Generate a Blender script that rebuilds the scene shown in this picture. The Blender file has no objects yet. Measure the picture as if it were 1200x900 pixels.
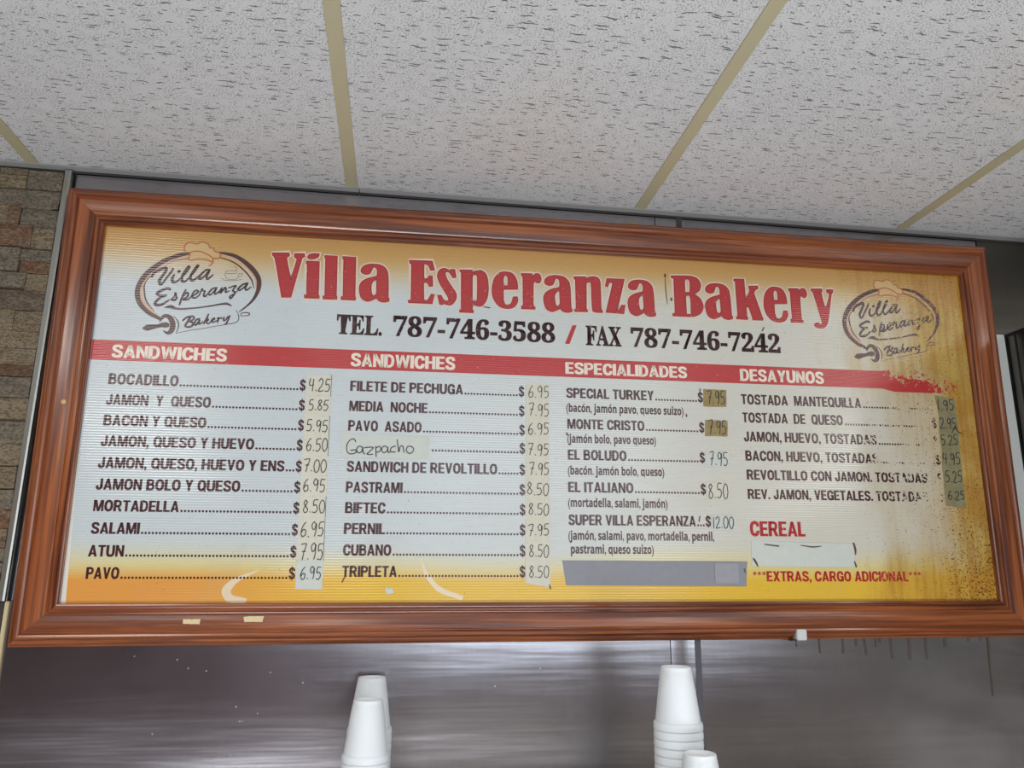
import bpy, bmesh, math, random
from mathutils import Matrix, Vector, Euler
random.seed(7)
scene = bpy.context.scene
COL = scene.collection

def lin(r, g, b):
    f = lambda c: (c/255/12.92) if c/255 <= .04045 else ((c/255+.055)/1.055)**2.4
    return (f(r), f(g), f(b), 1.0)

# ------------------------------------------------------------------ camera
cam_d = bpy.data.cameras.new('camera'); cam = bpy.data.objects.new('camera', cam_d); COL.objects.link(cam)
R_, U_, F_ = (0.98971, -0.14278, 0.00921), (-0.04282, -0.23419, 0.97125), (0.13652, 0.96165, 0.2379)
cam.matrix_world = Matrix(((R_[0], U_[0], -F_[0], 0.57156), (R_[1], U_[1], -F_[1], -1.52483),
                           (R_[2], U_[2], -F_[2], 0.05176), (0, 0, 0, 1)))
cam_d.sensor_width = 36; cam_d.lens = 36*922.685/1200; cam_d.clip_start = .02
scene.camera = cam

# ------------------------------------------------------------------ world, lights, exposure
wd = bpy.data.worlds.new('sky'); scene.world = wd; wd.use_nodes = True
wd.node_tree.nodes['Background'].inputs[0].default_value = (.62, .78, 1.0, 1)
wd.node_tree.nodes['Background'].inputs[1].default_value = .30
def area(name, loc, target, sx, sy, power, color):
    d = bpy.data.lights.new(name, 'AREA'); d.shape = 'RECTANGLE'; d.size = sx; d.size_y = sy; d.energy = power; d.color = color
    o = bpy.data.objects.new(name, d); COL.objects.link(o); o.location = loc
    o.rotation_euler = (Vector(target)-Vector(loc)).to_track_quat('-Z', 'Y').to_euler(); return o
area('window_fill_light', (1.75, -5.40, .0), (1.2, 0, .1), 2.3, 1.1, 26, (.80, .90, 1.0))  # fill light added at the unseen back window
area('ceiling_fill_uplight', (0.5, -2.55, -1.17), (0.4, -2.25, .9), 2.6, .5, 66, (.90, .95, 1.0))  # unseen fill aimed upwards, added to brighten the ceiling
LAMP = 7.8            # strength of the fluorescent diffusers
vs = scene.view_settings
scene.display_settings.display_device = 'sRGB'
vs.view_transform = 'Standard'; vs.look = 'None'; vs.gamma = 1; vs.use_curve_mapping = False
vs.exposure = 0.0

# ------------------------------------------------------------------ measured layout of the board, units of 0.1 mm in the board's own plane
TITLE = [[[(3104,6635),(3435,6648),(3439,6591),(3429,6584),(3416,6574),(3403,6561),(3396,6546),(3398,6514),(3407,6473),(3416,6433),(3422,6406),(3496,6104),(3513,6180),(3538,6291),(3563,6405),(3581,6486),(3584,6498),(3587,6510),(3589,6523),(3586,6534),(3576,6545),(3561,6557),(3546,6567),(3536,6574),(3532,6645),(3728,6650),(3731,6595),(3722,6588),(3708,6579),(3694,6566),(3686,6552),(3649,6383),(3601,6142),(3554,5905),(3523,5743),(3347,5734),(3311,5894),(3259,6128),(3206,6365),(3165,6532),(3155,6550),(3140,6566),(3124,6579),(3114,6588)]],[[(3789,6582),(3792,6593),(3796,6609),(3802,6626),(3812,6638),(3833,6649),(3861,6660),(3892,6668),(3920,6673),(3945,6674),(3972,6672),(3996,6669),(4012,6667),(4010,6654),(4008,6636),(4003,6617),(3994,6601),(3979,6588),(3959,6576),(3937,6566),(3915,6558),(3891,6554),(3865,6551),(3841,6551),(3821,6553),(3811,6558),(3802,6566),(3794,6576)]],[[(3765,6502),(4021,6512),(4038,5817),(4061,5795),(4064,5744),(3777,5745),(3774,5803),(3817,5812),(3795,6439),(3768,6454)]],[[(4115,6642),(4362,6648),(4383,5819),(4401,5801),(4400,5743),(4131,5740),(4128,5798),(4164,5812),(4141,6574),(4118,6595)]],[[(4462,6642),(4725,6646),(4743,5819),(4761,5801),(4760,5745),(4478,5747),(4476,5800),(4514,5819),(4494,6579),(4467,6594)]],[[(5070,6520),(5116,6519),(5168,6516),(5218,6507),(5262,6490),(5298,6464),(5329,6430),(5353,6391),(5368,6347),(5380,6232),(5387,6079),(5390,5931),(5392,5830),(5413,5807),(5406,5755),(5389,5749),(5366,5742),(5339,5734),(5313,5731),(5288,5733),(5260,5737),(5234,5745),(5213,5754),(5197,5768),(5184,5787),(5173,5805),(5166,5818),(5152,5808),(5133,5794),(5112,5779),(5090,5767),(5065,5755),(5038,5743),(5009,5734),(4981,5733),(4951,5740),(4920,5753),(4891,5773),(4867,5797),(4849,5833),(4835,5876),(4826,5922),(4820,5965),(4819,6002),(4821,6039),(4829,6075),(4843,6108),(4864,6137),(4893,6163),(4926,6186),(4960,6205),(5008,6225),(5064,6243),(5117,6258),(5154,6268),(5155,6291),(5156,6324),(5156,6359),(5154,6388),(5148,6406),(5139,6423),(5128,6438),(5117,6448),(5107,6452),(5095,6453),(5083,6450),(5073,6443),(5065,6432),(5059,6416),(5053,6398),(5046,6382),(5039,6364),(5033,6345),(5024,6327),(5011,6313),(4993,6302),(4970,6295),(4946,6291),(4923,6291),(4901,6296),(4877,6306),(4857,6319),(4843,6334),(4838,6354),(4837,6377),(4842,6401),(4851,6423),(4864,6442),(4882,6461),(4903,6477),(4926,6490),(4957,6501),(4993,6511),(5032,6517)],[(5064,6120),(5082,6148),(5107,6175),(5132,6199),(5149,6215),(5162,5912),(5154,5900),(5143,5883),(5131,5867),(5120,5858),(5107,5858),(5094,5863),(5082,5872),(5074,5884),(5066,5907),(5060,5937),(5056,5969),(5054,6001),(5052,6031),(5052,6062),(5056,6092)]],[[(5775,6641),(6243,6647),(6290,6457),(6212,6452),(6204,6470),(6193,6495),(6180,6522),(6167,6543),(6156,6556),(6142,6567),(6128,6575),(6116,6581),(6105,6583),(6094,6582),(6083,6580),(6076,6579),(6079,6259),(6091,6258),(6107,6256),(6124,6257),(6139,6262),(6153,6278),(6166,6302),(6178,6325),(6187,6340),(6253,6340),(6259,6114),(6193,6111),(6185,6125),(6175,6146),(6162,6168),(6148,6183),(6132,6191),(6112,6193),(6094,6194),(6081,6195),(6089,5804),(6103,5803),(6122,5801),(6142,5802),(6158,5810),(6180,5840),(6203,5882),(6225,5924),(6239,5953),(6301,5949),(6266,5751),(5787,5751),(5786,5795),(5841,5813),(5832,6554),(5786,6581)]],[[(6475,6513),(6496,6513),(6517,6507),(6537,6498),(6554,6490),(6568,6483),(6582,6474),(6594,6466),(6603,6460),(6619,6502),(6698,6502),(6726,6326),(6663,6318),(6653,6334),(6638,6357),(6622,6382),(6607,6402),(6595,6415),(6582,6427),(6568,6436),(6556,6440),(6541,6439),(6526,6434),(6514,6424),(6509,6412),(6512,6385),(6522,6350),(6536,6313),(6552,6278),(6574,6239),(6601,6198),(6630,6157),(6656,6118),(6678,6085),(6702,6053),(6723,6020),(6737,5987),(6743,5954),(6744,5918),(6739,5884),(6730,5852),(6713,5821),(6691,5791),(6666,5764),(6642,5746),(6620,5738),(6595,5738),(6571,5741),(6550,5746),(6533,5752),(6516,5761),(6502,5771),(6492,5777),(6465,5737),(6411,5743),(6368,5938),(6439,5934),(6448,5917),(6460,5892),(6475,5866),(6490,5847),(6507,5835),(6527,5826),(6547,5821),(6562,5821),(6573,5827),(6582,5839),(6587,5853),(6587,5867),(6579,5890),(6564,5918),(6547,5948),(6530,5976),(6504,6018),(6471,6067),(6439,6118),(6412,6165),(6392,6205),(6373,6247),(6359,6288),(6351,6327),(6351,6362),(6358,6397),(6369,6430),(6383,6458),(6402,6478),(6426,6495),(6452,6506)]],[[(6795,6497),(7052,6501),(7052,6451),(7068,6460),(7089,6473),(7114,6487),(7139,6497),(7163,6504),(7189,6510),(7215,6512),(7240,6507),(7268,6494),(7297,6475),(7324,6451),(7343,6421),(7359,6374),(7372,6315),(7381,6251),(7386,6188),(7387,6123),(7384,6055),(7377,5988),(7366,5930),(7350,5884),(7328,5838),(7303,5798),(7279,5768),(7257,5753),(7232,5745),(7205,5742),(7178,5743),(7149,5753),(7116,5769),(7087,5786),(7067,5798),(7065,5660),(7096,5650),(7094,5602),(6811,5606),(6811,5644),(6843,5656),(6836,6438),(6800,6459)],[(7053,6405),(7058,6406),(7066,6408),(7074,6410),(7082,6411),(7094,6411),(7108,6411),(7121,6409),(7133,6405),(7142,6398),(7150,6388),(7155,6377),(7158,6365),(7161,6264),(7162,6120),(7162,5979),(7162,5882),(7158,5874),(7151,5863),(7143,5852),(7134,5846),(7118,5846),(7097,5849),(7078,5854),(7065,5857)]],[[(7727,6509),(7766,6508),(7809,6504),(7851,6494),(7886,6476),(7914,6448),(7938,6412),(7956,6372),(7971,6330),(7981,6282),(7986,6228),(7988,6179),(7989,6144),(7695,6129),(7697,5914),(7702,5895),(7709,5866),(7718,5837),(7729,5816),(7740,5807),(7754,5802),(7769,5800),(7784,5801),(7802,5806),(7822,5814),(7840,5826),(7854,5841),(7867,5872),(7877,5912),(7886,5952),(7892,5979),(7979,5984),(7983,5967),(7988,5944),(7992,5918),(7990,5893),(7981,5863),(7967,5830),(7948,5798),(7924,5772),(7895,5753),(7860,5738),(7822,5728),(7785,5724),(7742,5725),(7697,5732),(7651,5745),(7611,5765),(7575,5795),(7542,5834),(7514,5877),(7491,5922),(7475,5968),(7465,6017),(7460,6068),(7460,6119),(7463,6175),(7472,6234),(7484,6291),(7501,6340),(7521,6380),(7547,6417),(7576,6449),(7605,6475),(7633,6491),(7663,6502),(7695,6507)],[(7694,6205),(7693,6237),(7691,6283),(7690,6331),(7693,6370),(7700,6392),(7711,6416),(7724,6434),(7737,6442),(7749,6435),(7762,6419),(7774,6397),(7781,6375),(7785,6336),(7786,6288),(7786,6242),(7785,6210)]],[[(8054,6491),(8284,6495),(8289,6412),(8299,6430),(8312,6455),(8329,6481),(8346,6499),(8366,6507),(8390,6510),(8412,6508),(8431,6500),(8447,6485),(8459,6462),(8469,6437),(8474,6414),(8474,6390),(8469,6365),(8461,6342),(8452,6324),(8442,6313),(8428,6305),(8413,6300),(8399,6299),(8387,6303),(8376,6312),(8365,6322),(8355,6329),(8345,6333),(8335,6336),(8326,6339),(8319,6340),(8310,6239),(8306,5828),(8310,5821),(8316,5811),(8322,5801),(8327,5793),(8333,5789),(8339,5785),(8345,5783),(8349,5781),(8348,5739),(8064,5738),(8064,5788),(8099,5817),(8094,6411),(8059,6445)]],[[(9154,6485),(9414,6491),(9416,6444),(9427,6453),(9443,6467),(9461,6481),(9480,6492),(9504,6500),(9532,6506),(9561,6510),(9588,6510),(9615,6507),(9641,6501),(9665,6491),(9684,6476),(9698,6455),(9709,6429),(9715,6401),(9719,6372),(9722,6252),(9724,6089),(9724,5930),(9725,5821),(9749,5789),(9748,5738),(9724,5737),(9691,5736),(9655,5735),(9624,5737),(9599,5740),(9574,5744),(9553,5753),(9542,5770),(9533,5891),(9528,6065),(9525,6239),(9519,6361),(9514,6371),(9504,6378),(9491,6382),(9478,6384),(9463,6383),(9446,6380),(9431,6375),(9420,6372),(9408,5797),(9440,5779),(9440,5740),(9167,5735),(9168,5782),(9198,5795),(9192,6411),(9156,6443)]],[[(9855,6485),(10237,6495),(10059,5796),(10068,5795),(10081,5793),(10095,5793),(10105,5798),(10119,5823),(10135,5859),(10149,5895),(10158,5919),(10239,5927),(10207,5736),(9825,5742),(9995,6413),(9987,6414),(9977,6416),(9965,6417),(9953,6416),(9940,6410),(9926,6402),(9913,6391),(9902,6379),(9893,6360),(9886,6336),(9880,6314),(9876,6299),(9821,6306)]],[[(11245,6622),(11323,6627),(11437,6634),(11556,6640),(11650,6641),(11696,6638),(11742,6630),(11785,6617),(11821,6599),(11849,6572),(11872,6539),(11889,6503),(11897,6467),(11898,6431),(11891,6394),(11878,6358),(11860,6326),(11832,6299),(11795,6275),(11759,6255),(11735,6242),(11761,6228),(11798,6210),(11838,6186),(11869,6157),(11892,6120),(11911,6075),(11924,6028),(11929,5985),(11925,5944),(11914,5902),(11896,5864),(11870,5831),(11835,5802),(11791,5777),(11743,5758),(11695,5747),(11593,5740),(11464,5739),(11341,5741),(11256,5742),(11254,5783),(11307,5816),(11311,6556),(11249,6584)],[(11543,6569),(11560,6569),(11584,6569),(11610,6567),(11629,6560),(11641,6547),(11649,6529),(11654,6509),(11657,6489),(11657,6441),(11654,6380),(11650,6321),(11647,6280),(11544,6275)],[(11549,6214),(11564,6215),(11588,6217),(11612,6215),(11630,6207),(11643,6189),(11652,6164),(11657,6136),(11660,6108),(11661,6038),(11659,5947),(11657,5860),(11655,5799),(11558,5798)]],[[(12637,6634),(12873,6644),(12879,6163),(12898,6204),(12926,6263),(12955,6324),(12976,6369),(12981,6379),(12986,6391),(12990,6401),(12993,6408),(12963,6447),(12966,6491),(13178,6499),(13174,6441),(13160,6433),(13139,6421),(13117,6407),(13101,6393),(13092,6377),(13086,6359),(13082,6342),(13079,6331),(13229,5808),(13251,5795),(13243,5741),(13003,5742),(13006,5788),(12990,5843),(12966,5924),(12941,6003),(12921,6052),(12911,6052),(12900,6032),(12890,6006),(12882,5990),(12888,5791),(12913,5779),(12902,5740),(12650,5745),(12653,5793),(12683,5807),(12672,6562),(12635,6595)]],[[(14384,6503),(14646,6510),(14642,6456),(14617,6423),(14629,6350),(14645,6242),(14665,6144),(14687,6100),(14717,6138),(14753,6231),(14786,6335),(14806,6406),(14802,6417),(14790,6423),(14776,6428),(14766,6431),(14736,6456),(14740,6504),(14896,6509),(14892,6455),(14852,6414),(14827,6291),(14791,6112),(14753,5929),(14721,5794),(14706,5755),(14686,5716),(14662,5681),(14637,5654),(14610,5639),(14579,5631),(14548,5628),(14518,5628),(14489,5631),(14459,5637),(14433,5647),(14414,5658),(14404,5670),(14398,5687),(14398,5704),(14404,5718),(14421,5729),(14446,5738),(14472,5744),(14492,5745),(14503,5739),(14510,5727),(14517,5714),(14525,5707),(14536,5706),(14549,5709),(14562,5714),(14571,5721),(14576,5729),(14580,5740),(14581,5751),(14580,5761),(14550,5899),(14505,6095),(14458,6293),(14423,6430),(14415,6441),(14403,6450),(14390,6456),(14381,6460)]],[[(8772,6491),(8819,6491),(8870,6487),(8921,6478),(8964,6462),(9000,6436),(9031,6402),(9056,6362),(9070,6319),(9083,6203),(9089,6050),(9092,5902),(9094,5801),(9115,5779),(9108,5726),(9092,5721),(9068,5713),(9041,5706),(9016,5703),(8990,5704),(8962,5709),(8936,5716),(8915,5726),(8899,5740),(8886,5758),(8875,5777),(8868,5789),(8855,5779),(8836,5765),(8814,5750),(8792,5738),(8767,5726),(8740,5714),(8711,5705),(8683,5704),(8653,5711),(8622,5725),(8593,5744),(8570,5769),(8552,5804),(8538,5848),(8528,5894),(8522,5936),(8521,5973),(8523,6011),(8531,6047),(8545,6079),(8567,6108),(8596,6134),(8629,6157),(8663,6176),(8710,6196),(8767,6214),(8820,6229),(8856,6240),(8857,6263),(8858,6296),(8858,6331),(8856,6359),(8850,6377),(8841,6395),(8830,6410),(8820,6420),(8809,6424),(8797,6424),(8785,6421),(8775,6415),(8767,6403),(8761,6387),(8755,6370),(8749,6353),(8742,6335),(8735,6316),(8726,6298),(8714,6284),(8695,6274),(8672,6266),(8648,6262),(8625,6262),(8603,6268),(8580,6277),(8559,6290),(8546,6306),(8540,6325),(8540,6348),(8544,6373),(8553,6394),(8566,6414),(8584,6432),(8605,6449),(8628,6461),(8659,6473),(8695,6482),(8734,6489)],[(8766,6092),(8784,6119),(8810,6147),(8834,6170),(8852,6187),(8864,5884),(8856,5872),(8846,5855),(8833,5839),(8822,5829),(8810,5829),(8796,5834),(8785,5844),(8776,5855),(8769,5878),(8763,5908),(8758,5941),(8756,5972),(8754,6003),(8754,6033),(8758,6064)]],[[(10546,6491),(10593,6491),(10645,6487),(10695,6478),(10738,6462),(10774,6436),(10806,6402),(10830,6362),(10845,6319),(10857,6203),(10863,6050),(10866,5902),(10869,5801),(10890,5779),(10883,5726),(10866,5721),(10842,5713),(10816,5706),(10790,5703),(10764,5704),(10737,5709),(10711,5716),(10689,5726),(10674,5740),(10660,5758),(10650,5777),(10642,5789),(10629,5779),(10610,5765),(10588,5750),(10567,5738),(10542,5726),(10514,5714),(10486,5705),(10457,5704),(10428,5711),(10396,5725),(10367,5744),(10344,5769),(10326,5804),(10312,5848),(10302,5894),(10297,5936),(10295,5973),(10298,6011),(10305,6047),(10319,6079),(10341,6108),(10370,6134),(10403,6157),(10437,6176),(10485,6196),(10541,6214),(10594,6229),(10630,6240),(10631,6262),(10633,6296),(10633,6331),(10630,6359),(10624,6377),(10615,6395),(10605,6409),(10594,6419),(10583,6424),(10571,6424),(10559,6421),(10550,6414),(10542,6403),(10535,6387),(10530,6370),(10523,6353),(10516,6335),(10509,6316),(10501,6298),(10488,6284),(10470,6274),(10447,6266),(10423,6262),(10400,6262),(10377,6267),(10354,6277),(10334,6290),(10320,6305),(10314,6325),(10314,6348),(10319,6373),(10327,6394),(10341,6414),(10359,6432),(10380,6449),(10402,6461),(10433,6472),(10470,6482),(10508,6489)],[(10541,6092),(10559,6119),(10584,6147),(10609,6170),(10626,6187),(10638,5883),(10631,5872),(10620,5855),(10608,5838),(10596,5829),(10584,5829),(10571,5834),(10559,5844),(10551,5855),(10543,5878),(10537,5908),(10533,5941),(10530,5972),(10529,6003),(10529,6033),(10532,6063)]],[[(12227,6506),(12273,6506),(12325,6502),(12376,6493),(12419,6477),(12455,6451),(12486,6417),(12511,6377),(12525,6334),(12538,6218),(12544,6065),(12547,5917),(12549,5816),(12570,5794),(12563,5741),(12547,5736),(12523,5728),(12496,5721),(12471,5718),(12445,5719),(12417,5724),(12391,5731),(12370,5741),(12354,5755),(12341,5773),(12330,5792),(12323,5804),(12309,5794),(12290,5780),(12269,5765),(12247,5753),(12222,5741),(12195,5729),(12166,5720),(12138,5719),(12108,5726),(12077,5740),(12048,5759),(12025,5784),(12006,5819),(11992,5863),(11983,5909),(11977,5951),(11976,5988),(11978,6026),(11986,6062),(12000,6094),(12022,6123),(12051,6149),(12083,6172),(12117,6191),(12165,6211),(12222,6229),(12274,6244),(12311,6255),(12312,6278),(12313,6311),(12313,6346),(12311,6374),(12305,6392),(12296,6410),(12285,6425),(12275,6435),(12264,6439),(12252,6439),(12240,6436),(12230,6430),(12222,6418),(12216,6402),(12210,6385),(12204,6368),(12197,6350),(12190,6331),(12181,6313),(12169,6299),(12150,6289),(12127,6281),(12103,6277),(12080,6277),(12058,6283),(12035,6292),(12014,6305),(12001,6321),(11995,6340),(11994,6363),(11999,6388),(12008,6409),(12021,6429),(12039,6447),(12060,6464),(12083,6476),(12114,6488),(12150,6497),(12189,6504)],[(12221,6107),(12239,6134),(12264,6162),(12289,6185),(12306,6202),(12319,5899),(12311,5887),(12301,5870),(12288,5854),(12277,5844),(12264,5844),(12251,5849),(12239,5859),(12231,5870),(12224,5893),(12217,5923),(12213,5956),(12211,5987),(12209,6018),(12209,6048),(12213,6079)]],[[(13550,6500),(13589,6500),(13632,6495),(13674,6485),(13709,6467),(13737,6439),(13760,6404),(13779,6363),(13794,6321),(13804,6273),(13808,6219),(13811,6170),(13812,6136),(13518,6120),(13519,5905),(13525,5886),(13532,5857),(13541,5829),(13551,5808),(13562,5798),(13577,5793),(13592,5791),(13607,5792),(13625,5797),(13645,5805),(13663,5817),(13677,5832),(13689,5863),(13700,5904),(13709,5943),(13715,5970),(13802,5975),(13806,5958),(13811,5935),(13815,5909),(13813,5884),(13804,5855),(13789,5821),(13771,5789),(13747,5763),(13718,5744),(13683,5729),(13645,5719),(13608,5715),(13565,5716),(13519,5723),(13474,5736),(13433,5757),(13398,5787),(13365,5825),(13336,5868),(13314,5913),(13298,5959),(13288,6009),(13283,6060),(13282,6111),(13286,6166),(13295,6225),(13307,6282),(13324,6332),(13344,6371),(13370,6408),(13398,6440),(13428,6466),(13456,6482),(13486,6493),(13518,6499)],[(13517,6196),(13516,6228),(13514,6274),(13513,6322),(13516,6361),(13523,6384),(13534,6407),(13547,6425),(13560,6433),(13572,6427),(13585,6410),(13597,6388),(13604,6366),(13608,6328),(13609,6279),(13608,6233),(13608,6201)]],[[(13860,6485),(14090,6488),(14095,6406),(14105,6423),(14118,6449),(14135,6474),(14152,6492),(14173,6500),(14196,6503),(14219,6501),(14238,6493),(14253,6478),(14266,6456),(14275,6431),(14280,6407),(14280,6383),(14275,6358),(14268,6335),(14258,6317),(14248,6306),(14234,6298),(14219,6293),(14205,6292),(14193,6296),(14182,6305),(14171,6315),(14161,6323),(14152,6327),(14141,6330),(14132,6332),(14125,6334),(14116,6232),(14113,5821),(14116,5814),(14122,5804),(14128,5794),(14134,5786),(14139,5782),(14145,5779),(14151,5776),(14155,5774),(14155,5733),(13870,5731),(13870,5782),(13905,5811),(13901,6404),(13865,6439)]]]
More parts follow.
